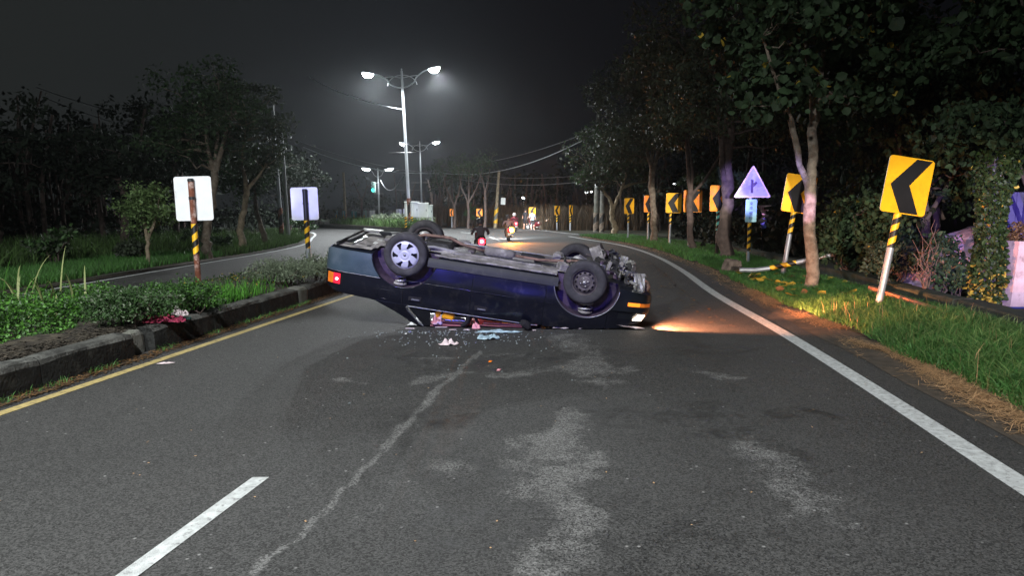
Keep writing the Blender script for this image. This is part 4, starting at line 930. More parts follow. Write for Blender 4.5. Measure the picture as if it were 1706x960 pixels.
# ------------------------------------------------------------------ street lamps and poles
def lamp(bx, by, hz, heads, label, lean=0, pole_r=(.12, .065), stripes=False, zb=.3, power=5200, fancy=True, hs=1.0):
    t = empty('street_lamp', (bx, by, zb), 0, label, 'street lamp', 'double armed street lamps on the far median'); t.rotation_euler = (0, R(lean), 0); H_ = hz - zb
    mb = MB(); mb.tube([(0, 0, 0), (0, 0, H_ * .5), (0, 0, H_)], [pole_r[0], (pole_r[0] + pole_r[1]) / 2, pole_r[1]], 12); mb.build('pole', M['lamp_pole'], t)
    mb = MB(); mb.lathe([(.22, 0), (.22, .03), (.15, .05), (.13, .4), (.12, .42)], 16); mb.build('pole_base', M['lamp_pole'], t)
    if stripes:
        mb = MB(); n = 12; m_ = 40
        for i in range(m_ + 1):
            z = .45 + 1.5 * i / m_
            for kk in range(n): th = 2 * math.pi * kk / n + z * 5; mb.v.append((.128 * math.cos(th), .128 * math.sin(th), z))
        for i in range(m_):
            for kk in range(n): mb.f.append([i*n+kk, i*n+(kk+1) % n, (i+1)*n+(kk+1) % n, (i+1)*n+kk]); mb.m.append(0 if kk < 6 else 1); mb.sm.append(True)
        mb.build('reflective_band', [M['rust'], M['black_stripe']], t)
    for hx, dz, on in heads:
        s = 1 if hx > 0 else -1
        mb = MB(); pts = []
        for i in range(13):
            q = i / 12; x = hx * .86 * q; z = H_ - .95 + (dz + .95 - .05) * (q ** 2 * (3 - 2 * q)) * 1.0 + .10 * math.sin(q * math.pi) * (-1 if q < .5 else .6)
            pts.append((x, 0, z))
        mb.tube(pts, .04, 8); mb.build('arm', M['lamp_pole'], t)
        if fancy:
            mb = MB(); mb.tube([(s * .95 * math.sin(q), 0, H_ - .95 + .85 * math.cos(q) * .8 + .1) for q in np.linspace(.05, 1.5, 10)], .022, 6); mb.tube([(0, 0, H_ - .35), (hx * .28, 0, H_ - .25), (hx * .52, 0, H_ - .28 + dz * .4)], .02, 6); mb.build('scroll_brace', M['lamp_pole'], t)
        hd = bpy.data.objects.new('lamp_head', None); COL.objects.link(hd); hd.parent = t; hd.location = (hx, 0, H_ + dz); hd.rotation_euler = (R(6), R(-9 * s), 0); hd.empty_display_size = .1
        mb = MB(); mb.box((-.0, 0, .05), (.82 * hs, .34, .09), bev=.035); mb.build('housing', M['lamp_pole'], hd)
        mb = MB(); mb.lathe([(.0, -.27), (.10, -.255), (.19, -.19), (.26, -.07), (.28, .005)], 20, Matrix.Scale(1.32 * hs, 4, (1, 0, 0))); mb.build('lens', M['led'] if on else M['glassy'], hd)
        if power:
            spot('lamp_light', (bx + hx, by, zb + H_ + dz - .34), (bx + hx * 1.1, by - 3, 0), power, LED, 146, .6, .2)
    mb = MB(); mb.lathe([(.05, 0), (.07, .05), (.03, .14), (.05, .2), (0, .26)], 10, Matrix.Translation((0, 0, H_))); mb.build('finial', M['lamp_pole'], t)
    return t
k = 46 / FOC
LX, LY = (684 - 853) * k, 46
lamp(LX, LY, CAM_H + (348 - 128) * k, [((618 - 673) * k, .0 + .0, True), ((726 - 673) * k, .16, True)], 'tallest double armed street lamp with two bright white heads, beside the white cabinets', -2.2, stripes=True, power=11000)
k = 85 / FOC
l2 = lamp((704 - 853) * k, 85, CAM_H + (348 - 241) * k, [((672 - 699) * k, .0, True), ((726 - 699) * k, .1, True)], 'second street lamp farther back, just right of the tallest pole, with crossbars on its pole', -1, power=2600, hs=1.15)
for u0, u1, v in ((655, 707, 317), (688, 715, 305), (653, 698, 255.5)):
    mb = MB(); mb.tube([(((u0 + u1) / 2 - 853 - (u1 - u0) / 2) * k - (704 - 853) * k, 0, CAM_H + (348 - v) * k - .3), ((u1 - 853) * k - (704 - 853) * k, 0, CAM_H + (348 - v) * k - .3)], .035, 6); mb.build('crossbar', M['greybar'], l2)
k = 95 / FOC
l3 = lamp((633 - 853) * k, 95, CAM_H + (348 - 284) * k, [((612 - 631) * k, .15, True), ((650 - 631) * k, .1, True)], 'shortest street lamp, farthest left, carrying a traffic signal on its pole', -.5, power=2000, fancy=False, hs=1.5)
for u0, u1, v in ((626, 642, 323), (625, 643, 344)):
    mb = MB(); mb.tube([((u0 - 633) * k, 0, CAM_H + (348 - v) * k - .3), ((u1 - 633) * k, 0, CAM_H + (348 - v) * k - .3)], .035, 6); mb.build('crossbar', M['greybar'], l3)
tl = empty('traffic_signal', ((626 - 853) * k, 94.7, CAM_H + (348 - 322) * k), 0, 'three lens traffic signal seen from the side on the leftmost lamp post', 'traffic light')
mb = MB(); mb.box((0, 0, .75), (.42, .5, 1.45), bev=.06); mb.build('signal_housing', M['palegreen'], tl)
for j in range(3):
    mb = MB(); mb.lathe([(0.0, 0), (.18, 0), (.2, .32), (.17, .32), (.15, .02)], 12, Matrix.Translation((-.1, -.2, .3 + .45 * j)) @ Matrix.Rotation(R(70), 4, 'X')); mb.build('signal_visor', M['green_lit' if j == 0 else 'palegreen'], tl)
mb = MB(); mb.tube([(.2, 0, 1.3), (.6, 0, 1.4)], .05, 6); mb.build('bracket_arm', M['lamp_pole'], tl)

# cabinets
def cabinet(u0, u1, v0, v1, Y, dep, m, label, z0=.3):
    k = Y / FOC; x0, x1 = (u0 - 853) * k, (u1 - 853) * k; za, zb2 = CAM_H - (v1 - 348) * k, CAM_H - (v0 - 348) * k
    t = empty('control_cabinet', ((x0 + x1) / 2, Y, z0), 0, label, 'cabinet', 'electrical cabinets by the lamp post'); w_ = x1 - x0; h_ = zb2 - za
    mb = MB(); mb.box((0, dep / 2, za - z0 + h_ / 2), (w_, dep, h_), bev=.02); mb.build('cabinet_box', m, t)
    mb = MB(); mb.box((0, dep / 2, zb2 - z0 + .02), (w_ + .06, dep + .06, .035), bev=.01); mb.build('cabinet_roof', m, t)
    nd = 2 if w_ > .9 else 1
    for i in range(nd):
        dw = w_ / nd - .05; cx = -w_ / 2 + w_ / nd * (i + .5)
        mb = MB(); mb.box((cx, -.008, za - z0 + h_ / 2), (dw, .02, h_ - .08), bev=.005); d = mb.build('cabinet_door', m, t)
        mb = MB(); mb.box((cx + dw * .38, -.03, za - z0 + h_ / 2), (.03, .03, .14), bev=.008); mb.build('handle', M['darkmetal'], d)
    mb = MB()
    for sx_ in (-1, 1): mb.box((sx_ * w_ * .38, dep / 2, (za - z0) / 2), (.07, .07, za - z0))
    mb.build('stand', M['lamp_pole'], t)
cabinet(675, 697.5, 337, 362, 46.6, .5, M['cabinet'], 'tall white cabinet directly behind the lamp post')
cabinet(697.5, 713.5, 339, 362, 45.6, .5, M['cabinet'], 'bright white cabinet with a long door handle, right of the lamp post')
cabinet(713.8, 721, 342.5, 362, 46.0, .4, M['cabinet2'], 'narrow grey cabinet, rightmost of the group')
for u, lb in ((677, 'thin yellow and black guard post left of the lamp pole'), (687, 'thin yellow and black guard post right of the lamp pole')):
    k = 45.4 / FOC; t = empty('guard_post', ((u - 853) * k, 45.4, .3), 0, lb, 'post'); striped_pole(t, 0, .07, [(0, .75, YB), (.75, 1.6, 'cabinet')])

# utility poles
def upole(u, vt, vb, Y, r_, m, label, lean=0, arms=(), band=None, box=None, zb=.0):
    k = Y / FOC; h_ = (348 - vt) * k + CAM_H - zb; t = empty('utility_pole', ((u - 853) * k, Y, zb), 0, label, 'pole'); t.rotation_euler = (0, R(lean), 0)
    mb = MB(); mb.tube([(0, 0, 0), (0, 0, h_ * .5), (0, 0, h_)], [r_, r_ * .85, r_ * .7], 10); mb.build('pole', m, t)
    for v, hw in arms:
        z = (348 - v) * k + CAM_H - zb; mb = MB(); mb.box((0, -.12, z), (hw * 2, .1, .1)); mb.build('crossarm', M['lamp_pole'], t)
        for s_ in (-1, -.5, .5, 1):
            mb = MB(); mb.lathe([(0, 0), (.05, .02), (.05, .12), (0, .16)], 8, Matrix.Translation((hw * .93 * s_, -.12, z + .05))); mb.build('insulator', M['cabinet2'], t)
        mb = MB(); mb.tube([(-hw * .7, -.12, z), (0, -.1, z - .55)], .025, 5); mb.build('arm_brace', M['lamp_pole'], t)
    if band: striped_pole(t, 0, r_ + .01, [(band[0], band[1], band[2])], tw=7)
    if box: mb = MB(); mb.box((box[0], -.2, box[1]), (.36, .2, .55), bev=.02); mb.build('equipment_box', M['cabinet'], t)
    return t
upole(470.5, 180, 400, 36, .11, M['greyp2'], 'left one of the pair of tall thin poles behind the left road', -2.0, band=(.2, 1.6, ('rust', 'black_stripe')))
upole(481, 225, 402, 35, .11, M['lamp_pole'], 'right one of the pair of tall thin poles behind the left road', -1.6, arms=[(232, .5), (252, .5)])
upole(825, 285, 382, 56, .15, M['bark_pale'], 'pale leaning pole beside the scooters, with reflective yellow marks', 4, band=(.4, 1.7, ('yellow_stripe', 'concrete')), box=(.5, 2.2))
upole(577, 288, 377, 78, .17, M['bark_pale'], 'pale wooden pole by the far small teal signs', -1, band=(0, 1.0, ('rust', 'rust')))
upole(992, 182, 386, 46, .17, M['concrete'], 'concrete utility pole with two crossarms at the edge of the right hand trees', .6, arms=[(182, .75), (219, .9)], band=(.1, 1.3, ('bark', 'black_stripe')), box=(.05, 3.2))
upole(1002, 200, 388, 45, .15, M['concrete'], 'darker pole standing close beside the one with crossarms', 0, band=(.1, 1.3, ('bark', 'black_stripe')))

def cable(p, q, sag, r_, label, m='wire'):
    p, q = Vector(p), Vector(q); n = 24; mb = MB()
    mb.tube([p.lerp(q, i / n) - Vector((0, 0, sag * 4 * (i / n) * (1 - i / n))) for i in range(n + 1)], r_, 5, cap=False)
    mb.build('cable', M[m], label=label, cat='cable')
cable(PY(669, 182, 46), PY(515, 128, 62), .35, .035, 'thick cable sagging from the tallest lamp pole up to the left', 'lamp_pole')
cable(PY(672, 292, 60), PY(634, 300, 92), 1.3, .05, 'short drooping cable between the two left lamp posts', 'lamp_pole')
M['wire_lit'] = mat('lit_cable', (.30, .34, .35), .6)  # brighter copy of the grey cable, lamp light painted into its colour
cable(PY(500, 236, 60), PY(745, 291, 62), .5, .03, 'upper long cable running left behind the lamp posts')
cable(PY(505, 245, 60), PY(740, 287, 62), .8, .035, 'middle long cable crossing behind the tallest lamp pole', 'wire_lit')
cable(PY(735, 288, 60), PY(992, 222, 46), 1.0, .035, 'pale cable rising right towards the crossarm pole', 'wire_lit')
cable(PY(735, 276, 62), PY(990, 216, 46), .6, .025, 'thin upper cable rising right towards the crossarm pole')
cable(PY(735, 292, 66), PY(992, 300, 50), .6, .03, 'low cable running behind the scooters to the right')
cable(PY(740, 284, 66), PY(990, 290, 55), .5, .02, 'faint second low cable running to the right')
cable(PY(60, 145, 40), PY(478, 232, 35), .5, .02, 'faint upper cable over the dark woods on the left')
cable(PY(80, 165, 40), PY(478, 250, 35), .6, .02, 'faint lower cable over the dark woods on the left')

# far small lamps
def farlamp(u, v, Y, r_, m, label, col=None):
    k = Y / FOC; z = CAM_H + (348 - v) * k; t = empty('distant_lamp', ((u - 853) * k, Y, 0), 0, label, 'lamp')
    mb = MB(); mb.tube([(0, .1, 0), (0, .1, z)], .06, 6); mb.build('pole', M['lamp_pole'], t)
    mb = MB(); mb.lathe([(0, -r_ * .7), (r_ * .7, -r_ * .45), (r_, 0), (r_ * .7, r_ * .45), (0, r_ * .6)], 12, Matrix.Translation((0, 0, z))); mb.build('globe', m, t)
M['led_dim'] = emis('dim_lit_globe', (.9, .97, 1.0), 9)
farlamp(872.5, 330, 85, .26, M['led_dim'], 'distant white lamp on a pole above the pedestrians')
farlamp(976, 321, 90, .2, M['led_dim'], 'distant white light left of the crossarm pole, left one of two')
farlamp(984, 320, 90, .15, M['led_dim'], 'distant white light left of the crossarm pole, right one of two')
farlamp(1121, 307, 70, .17, M['led_dim'], 'distant white light above the straight striped chevron sign')
farlamp(1107, 318, 72, .14, M['green_lit'], 'distant green light above the straight striped chevron sign')
farlamp(1165, 317, 72, .12, M['led_dim'], 'distant faint light above the faded orange chevron sign')
# ------------------------------------------------------------------ vegetation
def leaf_arrays(C, size, rg, droop=.3, aspect=.5, big=False, sv=.35):
    N = len(C); d = rg.normal(size=(N, 3)); d[:, 2] -= droop; d /= np.linalg.norm(d, axis=1, keepdims=True) + 1e-9
    r_ = rg.normal(size=(N, 3)); sd = np.cross(d, r_); sd /= np.linalg.norm(sd, axis=1, keepdims=True) + 1e-9
    nn = np.cross(d, sd); s = (size * (1 + sv * rg.normal(size=(N, 1)))).clip(size * .4, size * 2)
    if big:
        P = [C, C + d*s*.30 + sd*s*aspect*.55 + nn*s*.10, C + d*s*.70 + sd*s*aspect*.45 + nn*s*.06, C + d*s, C + d*s*.70 - sd*s*aspect*.45 + nn*s*.06, C + d*s*.30 - sd*s*aspect*.55 + nn*s*.10, C + d*s*.5]
        V = np.stack(P, 1).reshape(-1, 3); b = np.arange(N)[:, None] * 7
        F = np.concatenate([b + np.array([[0, 1, 2, 6]]), b + np.array([[6, 2, 3, 4]]), b + np.array([[0, 6, 4, 5]])])
        return V, F
    P = [C, C + d*s*.45 + sd*s*aspect*.5, C + d*s + nn*s*.12, C + d*s*.45 - sd*s*aspect*.5]
    V = np.stack(P, 1).reshape(-1, 3); F = np.arange(N * 4).reshape(-1, 4); return V, F
def clumps(ells, rg, nleaf, rc, flat=.7):
    """ells: (cx,cy,cz,rx,ry,rz,nclumps) -> leaf centres, clump centres"""
    CC = []
    for cx, cy, cz, rx, ry, rz, n in ells:
        v = rg.normal(size=(n, 3)); v /= np.linalg.norm(v, axis=1, keepdims=True); v *= rg.random((n, 1)) ** .45
        CC.append(np.array([cx, cy, cz]) + v * np.array([rx, ry, rz]))
    CC = np.concatenate(CC); n = len(CC); sc = .55 + .9 * rg.random(n)
    idx_ = rg.integers(0, n, nleaf); v = rg.normal(size=(nleaf, 3)); v /= np.linalg.norm(v, axis=1, keepdims=True); v *= rg.random((nleaf, 1)) ** .5
    v[:, 2] *= flat
    return CC[idx_] + v * rc * sc[idx_][:, None], CC
def limb(mb, p, q, r0, r1, rg, n=6, wob=.12, k=7):
    p, q = Vector(p), Vector(q); L_ = (q - p).length; pts = []
    for i in range(n + 1):
        t = i / n; o = Vector(rg.normal(size=3)) * L_ * wob * .25 * math.sin(t * math.pi); pts.append(p.lerp(q, t) + o)
    mb.tube(pts, [r0 + (r1 - r0) * i / n for i in range(n + 1)], k); return pts
def tree(loc, stems, ells, nleaf, lsize, leafm_, barkm, label, rc=.55, seed=1, group=None, big=False, cat='tree', twigs=18, name='tree', droop=.3, aspect=.5, second=None, rt=.02):
    """stems: list of [(dx,dy,z,r)...]; ells relative to loc"""
    rg = np.random.default_rng(seed); t = empty(name, loc, 0, label, cat, group)
    mb = MB(); nodes = []
    for st_ in stems:
        P = [Vector(p[:3]) for p in st_]; rr = [p[3] for p in st_]; pts = []; rs = []
        for i in range(len(P) - 1):
            m_ = 4
            for j in range(m_):
                q = j / m_; pts.append(P[i].lerp(P[i+1], q) + Vector(rg.normal(size=3)) * rr[i] * .16); rs.append((rr[i] + (rr[i+1] - rr[i]) * q) * (1 + .05 * rg.normal()))
        pts.append(P[-1]); rs.append(rr[-1])
        if st_[0][2] <= .05: rs[0] *= 1.45; pts[0] = P[0]
        mb.tube(pts, rs, 10); nodes += [(p, r_) for p, r_ in zip(pts, rs)][len(pts) // 3:]
    mb.build('trunk', barkm, t)
    C, CC = clumps(ells, rg, nleaf, rc)
    if twigs and nodes:
        mb = MB()
        for c in CC[rg.permutation(len(CC))[:twigs]]:
            c = Vector(c); b = min(nodes, key=lambda nd: (nd[0] - c).length + (0 if nd[0].z < c.z else 1.2)); limb(mb, b[0], c, min(b[1] * .6, rt * 2), rt * .35, rg, 5, .25, 5)
        mb.build('branches', barkm, t, kind='stuff')
    V, F = leaf_arrays(C, lsize, rg, droop, aspect, big)
    mi = None; ms = [leafm_]
    if second:
        ms = [leafm_, second[0]]; nl = len(C); pick = rg.random(nl) < second[1]
        mi = np.concatenate([pick] * 3) if big else pick
    np_mesh('crown', V, F, ms, t, mi=None if mi is None else mi.astype(np.int32), kind='stuff'); return t

def px(u, v, Y): p = PY(u, v, Y); return p
def rel(loc, u, v, Y, r_): p = PY(u, v, Y) - Vector(loc); return (p.x, p.y, p.z, r_)

# --- right hand roadside trees, near to far
L1 = (*G(1352, 489), .03); y = L1[1]
tree(L1, [[(0, 0, 0, .120), rel(L1, 1352, 430, y, .112), rel(L1, 1350, 345, y, .108), rel(L1, 1350, 310, y, .10)], [rel(L1, 1350, 312, y, .09), rel(L1, 1354, 265, y, .082), rel(L1, 1355, 210, y+.1, .08), rel(L1, 1366, 160, y+.1, .05), rel(L1, 1375, 40, y+.3, .03)],
          [rel(L1, 1350, 322, y, .06), rel(L1, 1332, 272, y-.1, .055), rel(L1, 1318, 200, y-.2, .055), rel(L1, 1298, 150, y-.4, .035), rel(L1, 1270, 60, y-.5, .02)], [rel(L1, 1355, 215, y+.1, .06), rel(L1, 1352, 130, y+.2, .04), rel(L1, 1330, 0, y+.3, .02)]],
     [(-.3, .2, 4.9, 1.9, 1.6, 1.15, 70), (-.9, 0, 3.7, .8, .9, .45, 14), (1.0, .5, 3.9, 1.2, 1.2, .8, 26)], 6500, .135, M['leaf_dark'], M['bark'], 'forked tree with large leaves growing beside the leaning chevron signs, nearest trunk on the right', .42, 11, big=True, twigs=30, droop=.9, aspect=.85, second=(M['leaf_yellow'], .01))
L2 = (*G(1209, 434), .03); y = L2[1]
tree(L2, [[(0, 0, 0, .22), rel(L2, 1206, 380, y, .19), rel(L2, 1213, 330, y, .175), rel(L2, 1209, 270, y, .18), rel(L2, 1217, 180, y, .15), rel(L2, 1215, 60, y, .12), rel(L2, 1222, -60, y, .07)], [rel(L2, 1206, 300, y-.1, .09), rel(L2, 1200, 210, y-.3, .06), rel(L2, 1188, 120, y-.5, .03)]],
     [(-.1, 0, 6.6, 3.0, 2.4, 2.4, 110), (.8, -.3, 4.2, 1.6, 1.5, 1.0, 30), (-1.2, -.5, 4.6, 1.2, 1.2, .9, 24)], 12000, .13, M['leaf_grey'], M['bark_dark'], 'thick straight dark trunk rising past the orange chevron sign, crown high above', .55, 12, twigs=36)
L3 = (*G(1154, 420), .03); y = L3[1]
tree(L3, [[(0, 0, 0, .13), rel(L3, 1149, 385, y, .11), rel(L3, 1150, 325, y, .11)], [rel(L3, 1150, 327, y, .08), rel(L3, 1146, 270, y, .06), rel(L3, 1141, 200, y, .045), rel(L3, 1146, 120, y, .03)], [rel(L3, 1151, 327, y, .07), rel(L3, 1154, 285, y, .05), rel(L3, 1147, 235, y, .035), rel(L3, 1160, 140, y, .02)],
          [rel(L3, 1151, 325, y, .06), rel(L3, 1175, 300, y, .05), rel(L3, 1197, 262, y, .04), rel(L3, 1215, 215, y, .025)]],
     [(-.3, 0, 6.3, 2.6, 2.2, 1.9, 80), (-.8, 0, 4.4, 1.5, 1.3, .7, 24)], 8000, .14, M['leaf_grey'], M['bark_dark'], 'slender tree splitting low into three stems in front of the faded orange chevron sign', .55, 13, twigs=30)
L4 = (*G(1090, 406), .03); y = L4[1]
tree(L4, [[(0, 0, 0, .17), rel(L4, 1089, 370, y, .14), rel(L4, 1086, 310, y, .14), rel(L4, 1087, 282, y, .13)], [rel(L4, 1087, 285, y, .09), rel(L4, 1080, 262, y, .07), rel(L4, 1072, 220, y, .04), rel(L4, 1055, 170, y, .02)], [rel(L4, 1088, 285, y, .1), rel(L4, 1096, 255, y, .07), rel(L4, 1110, 225, y, .05), rel(L4, 1125, 160, y, .03)], [rel(L4, 1088, 268, y, .05), rel(L4, 1115, 252, y, .03), rel(L4, 1130, 225, y, .02)], [rel(L4, 1086, 285, y, .07), rel(L4, 1090, 200, y, .05), rel(L4, 1088, 110, y, .02)]],
     [(-.4, 0, 6.5, 2.7, 2.2, 1.7, 90), (-.6, 0, 4.6, 2.1, 1.8, 1.0, 50), (.4, 0, 8.2, 2.0, 1.8, 1.0, 40)], 13000, .15, M['leaf_grey'], M['bark'], 'tall tree with a pale trunk forking high, behind the straight yellow chevrons', .6, 14, twigs=44)
L5 = (*G(1022, 394), .03); y = L5[1]
tree(L5, [[(0, 0, 0, .2), rel(L5, 1026, 380, y, .16), rel(L5, 1019, 365, y, .14), rel(L5, 1021, 347, y, .14)], [rel(L5, 1021, 349, y, .1), rel(L5, 1015, 330, y, .09), rel(L5, 998, 311, y, .07), rel(L5, 985, 290, y, .04)], [rel(L5, 1021, 349, y, .1), rel(L5, 1032, 325, y, .09), rel(L5, 1037, 312, y, .09), rel(L5, 1055, 306, y, .06), rel(L5, 1078, 303, y, .03)], [rel(L5, 1036, 314, y, .07), rel(L5, 1044, 290, y, .05), rel(L5, 1040, 250, y, .03)]],
     [(-.6, 0, 4.9, 2.1, 1.8, 1.5, 60), (-1.2, 0, 3.3, 1.3, 1.2, .6, 22), (1.4, 0, 3.6, 1.6, 1.2, .6, 22)], 7000, .16, M['leaf_grey'], M['bark_pale'], 'low crooked tree forking near the ground at the far end of the right verge', .55, 15, twigs=30, second=(M['leaf_mid'], .3))
# --- big leaved woods behind the right wall
gw = 'broad leaved trees crowding behind the low wall on the right'
for i, (x, y, z, rx, ry, rz, n, sz, nl, m_, lb) in enumerate([
    (7.3, 14.2, 1.1, .8, 1.0, .9, 34, .12, 3600, 'leaf_dark', 'leafy shrub filling the gap left of the nearest chevron sign'),
    (8.7, 14.6, 3.2, 1.8, 1.5, 1.5, 60, .16, 3800, 'leaf_dark', 'broad leaved tree rising right behind the nearest chevron sign'),
    (9.3, 11.4, 4.6, 2.6, 1.5, 1.5, 70, .20, 3000, 'leaf_dark', 'tree with drooping large leaves spreading over the top right corner'),
    (8.4, 10.9, 2.75, 1.7, .9, .42, 60, .13, 4200, 'leaf_dark', 'dense creeper canopy above the ivy covered pillar'),
    (10.8, 17.5, 4.2, 2.8, 2.0, 2.9, 80, .2, 4800, 'leaf_dark', 'dark tall tree deep in the woods right of the forked trunk'),
    (10.4, 19.0, 2.0, 1.6, 1.5, 1.7, 50, .15, 3200, 'leaf_dark', 'dark shrub tree right of the violet triangle sign'),
    (14.2, 27, 5.0, 3.2, 2.5, 3.4, 80, .2, 5200, 'leaf_dark', 'dark tree behind the thick straight trunk'),
    (9.8, 32, 2.3, 2.2, 2.0, 1.3, 40, .2, 2200, 'leaf_dark', 'dark bushy tree low behind the orange chevron signs')]):
    loc = (x, y, .04); hgt = z - rz * .2
    rg = np.random.default_rng(300 + i)
    stems = [[(0, 0, 0, .09), (.1 * rg.normal(), .1, hgt * .5, .07), (.25 * rg.normal(), .1, z, .04), (.5 * rg.normal(), 0, z + rz * .6, .02)], [(0.05, 0, .3 * z, .05), (-.4 * rx, -.2, .8 * z, .03), (-.6 * rx, -.3, z + .3 * rz, .015)], [(0, 0, .4 * z, .05), (.5 * rx, .1, .9 * z, .03), (.7 * rx, 0, z + .2 * rz, .015)]]
    tree(loc, stems, [(0, 0, z, rx, ry, rz, n)], int(nl * 2.0), sz * .76, M[m_], M['bark_dark'], lb, .45, 40 + i, gw, big=True, twigs=16, droop=.9, aspect=.62, second=(M['leaf_yellow'], .003))
def bush(loc, r_, h_, nl, sz, m_, label, seed, group=None, stems=7, second=None, big=False, stem_m='bark_dark', name='shrub', rc=.16, aspect=.5):
    rg = np.random.default_rng(seed); t = empty(name, loc, 0, label, 'shrub', group); mb = MB()
    C, CC = clumps([(0, 0, h_ * .62, r_[0], r_[1], h_ * .38, max(10, int(nl / 70)))], rg, nl, rc)
    for c in CC[:stems]: limb(mb, (c[0] * .12, c[1] * .12, 0), c, .012 + .01 * h_, .004, rg, 5, .3, 5)
    mb.build('stems', M[stem_m], t)
    V, F = leaf_arrays(C, sz, rg, .0, aspect, big); V[:, 2] = V[:, 2].clip(.01)
    mi = None; ms = [M[m_]]
    if second: ms.append(M[second[0]]); pk = rg.random(len(C)) < second[1]; mi = (np.concatenate([pk] * 3) if big else pk).astype(np.int32)
    np_mesh('foliage', V, F, ms, t, mi=mi, kind='stuff'); return t
gb = 'bushes behind the low wall'
bush((6.75, 12.3, .05), (.45, .5), .95, 2600, .075, 'leaf_grey', 'grey green bush directly behind the nearest leaning post', 61, gb, big=True)
bush((6.85, 11.1, .05), (.35, .4), 1.15, 1500, .075, 'leaf_dark', 'small dark bush behind the wall joint, between the bare twigs and the leaning post', 62, gb, second=('leaf_brown', .1), big=True)
bush((7.05, 10.9, .05), (.30, .3), .60, 1000, .08, 'leaf_dark', 'dark bush between the bare twigs and the ivy covered pillar', 63, gb, big=True, second=('leaf_mid', .2))
bush((7.2, 14.5, .05), (.7, .6), 1.5, 3000, .10, 'leaf_dark', 'dark bush behind the trunk of the nearest forked tree', 64, gb, big=True)
bush((7.9, 10.7, .05), (.35, .25), 1.35, 1800, .06, 'leaf_brown', 'dry brown bush between the ivy pillar and the pale pink post', 65, gb)
# bare reddish twigs
rg = np.random.default_rng(5); k = 10.9 / FOC; t = empty('bare_shrub', ((1546 - 853) * k, 10.9, .3), 0, 'bunch of bare reddish twigs standing up behind the wall joint', 'shrub'); mb = MB()
for i in range(16):
    a = rg.normal() * .16; limb(mb, (rg.normal() * .03, rg.normal() * .03, 0), (a, rg.normal() * .1, .35 + .8 * rg.random() * (1 - abs(a))), .010, .003, rg, 6, .3, 5)
for q in ((-.30, .35), (-.25, .55), (.12, .3)): limb(mb, (0, 0, .05), (q[0], -.05, q[1]), .014, .006, rg, 6, .3, 5)
mb.build('twigs', mat('reddish_twigs', (.13, .08, .06), .8, 0, .3, 9), t, kind='stuff')
# ivy pillar
k = 10.5 / FOC; xc = (1652 - 853) * k; t = empty('ivy_pillar', (xc, 10.5, .05), 0, 'concrete pillar wrapped in yellowish ivy behind the low wall', 'pillar')
mb = MB(); mb.box((0, .05, 1.2), (.17, .17, 2.4), bev=.01); mb.build('pillar', M['concrete'], t)
N = 6500; h_ = rg.random(N) ** .9 * 2.35; th = rg.random(N) * 6.283; rr = .12 + .07 * rg.random(N) + .07 * np.exp(-((h_ - .45) / .35) ** 2) + .10 * np.exp(-((h_ - 2.1) / .4) ** 2)
C = np.stack([rr * np.cos(th), .05 + rr * np.sin(th), h_ + .02], 1); V, F = leaf_arrays(C, .058, rg, .6, .7, True)
pk = rg.random(N) < np.where(h_ < .50, .5 - .6 * h_, .01); np_mesh('ivy', V, F, [M['ivy'], M['leaf_yellow']], t, mi=np.concatenate([pk] * 3).astype(np.int32), kind='stuff')
# pale pink post, blue panel, tarpaulin
M['pinkwall'] = mat('stained_pink_white_plaster', (.55, .42, .44), .8, 0, .15, 6, .3, 20, col2=(.30, .20, .20), c2s=5, c2t=.62)
M['bluepaint'] = mat('deep_blue_paint', (.03, .05, .30), .5, 0, .2, 6)
k = 10.3 / FOC; X0 = (1690 - 853) * k; t = empty('painted_post', (X0 + .45, 10.5, .05), 0, 'stained pinkish white post with a blue foot at the right edge', 'post')
zt, zb_, zg = CAM_H - (402 - 348) * k - .05, CAM_H - (512 - 348) * k - .05, 0
mb = MB(); mb.prism([(-.44, zb_), (.4, zb_), (.4, zt), (-.38, zt)], Matrix.Translation((0, -.2, 0)), .35); mb.build('post_body', M['pinkwall'], t)
mb = MB(); mb.box((-.02, -.02, zb_ / 2), (.9, .38, zb_ - .01), bev=.01); mb.build('post_foot', M['bluepaint'], t)
k = 11.4 / FOC; t = empty('blue_panel', ((1704 - 853) * k, 11.4, .05), 0, 'dull violet blue corrugated panel above the brown bush at the right edge', 'panel')
mb = MB()
for i in range(16):
    x = -.26 + i * .06; mb.box((x, .01 * (i % 2), CAM_H - .05 - (352 - 348) * k - .05), (.058, .02, .72))
mb.build('corrugated_sheet', mat('violet_blue_sheet', (.10, .09, .26), .6, 0, .2, 4), t)
mb = MB(); mb.box((.2, -.03, CAM_H - .05 - (387 - 348) * k), (1.0, .05, .16), bev=.01); mb.build('lower_rail', mat('blue_sheet_rail', (.13, .12, .42), .6, 0, .2, 4), t)
mb = MB(); mb.box((-.2, .05, .55), (.06, .06, 1.1)); mb.box((.6, .05, .55), (.06, .06, 1.1)); mb.build('frame_legs', M['darkmetal'], t)
t = empty('covered_heap', (8.1, 12.5, .05), 0, 'heap under a violet tinted tarpaulin seen between the bare twigs and the ivy pillar', 'tarpaulin')
mb = MB(); n = 16
for i in range(n + 1):
    for j in range(n + 1):
        x = -1.0 + 2.0 * i / n; y = -.8 + 1.6 * j / n; z = max(.02, 1.18 - .75 * abs(x - .25) ** 1.4 - .35 * y * y + .06 * mnoise.noise(Vector((x * 3, y * 3, 2)))); mb.v.append((x, y, z))
for i in range(n):
    for j in range(n): q = i*(n+1)+j; mb.f.append([q, q+n+1, q+n+2, q+1]); mb.m.append(0); mb.sm.append(True)
mb.build('tarpaulin', mat('violet_tinted_tarpaulin', (.50, .36, .58), .6, 0, .35, 5, .4, 8), t)  # violet beacon light is put into the sheet's own colour

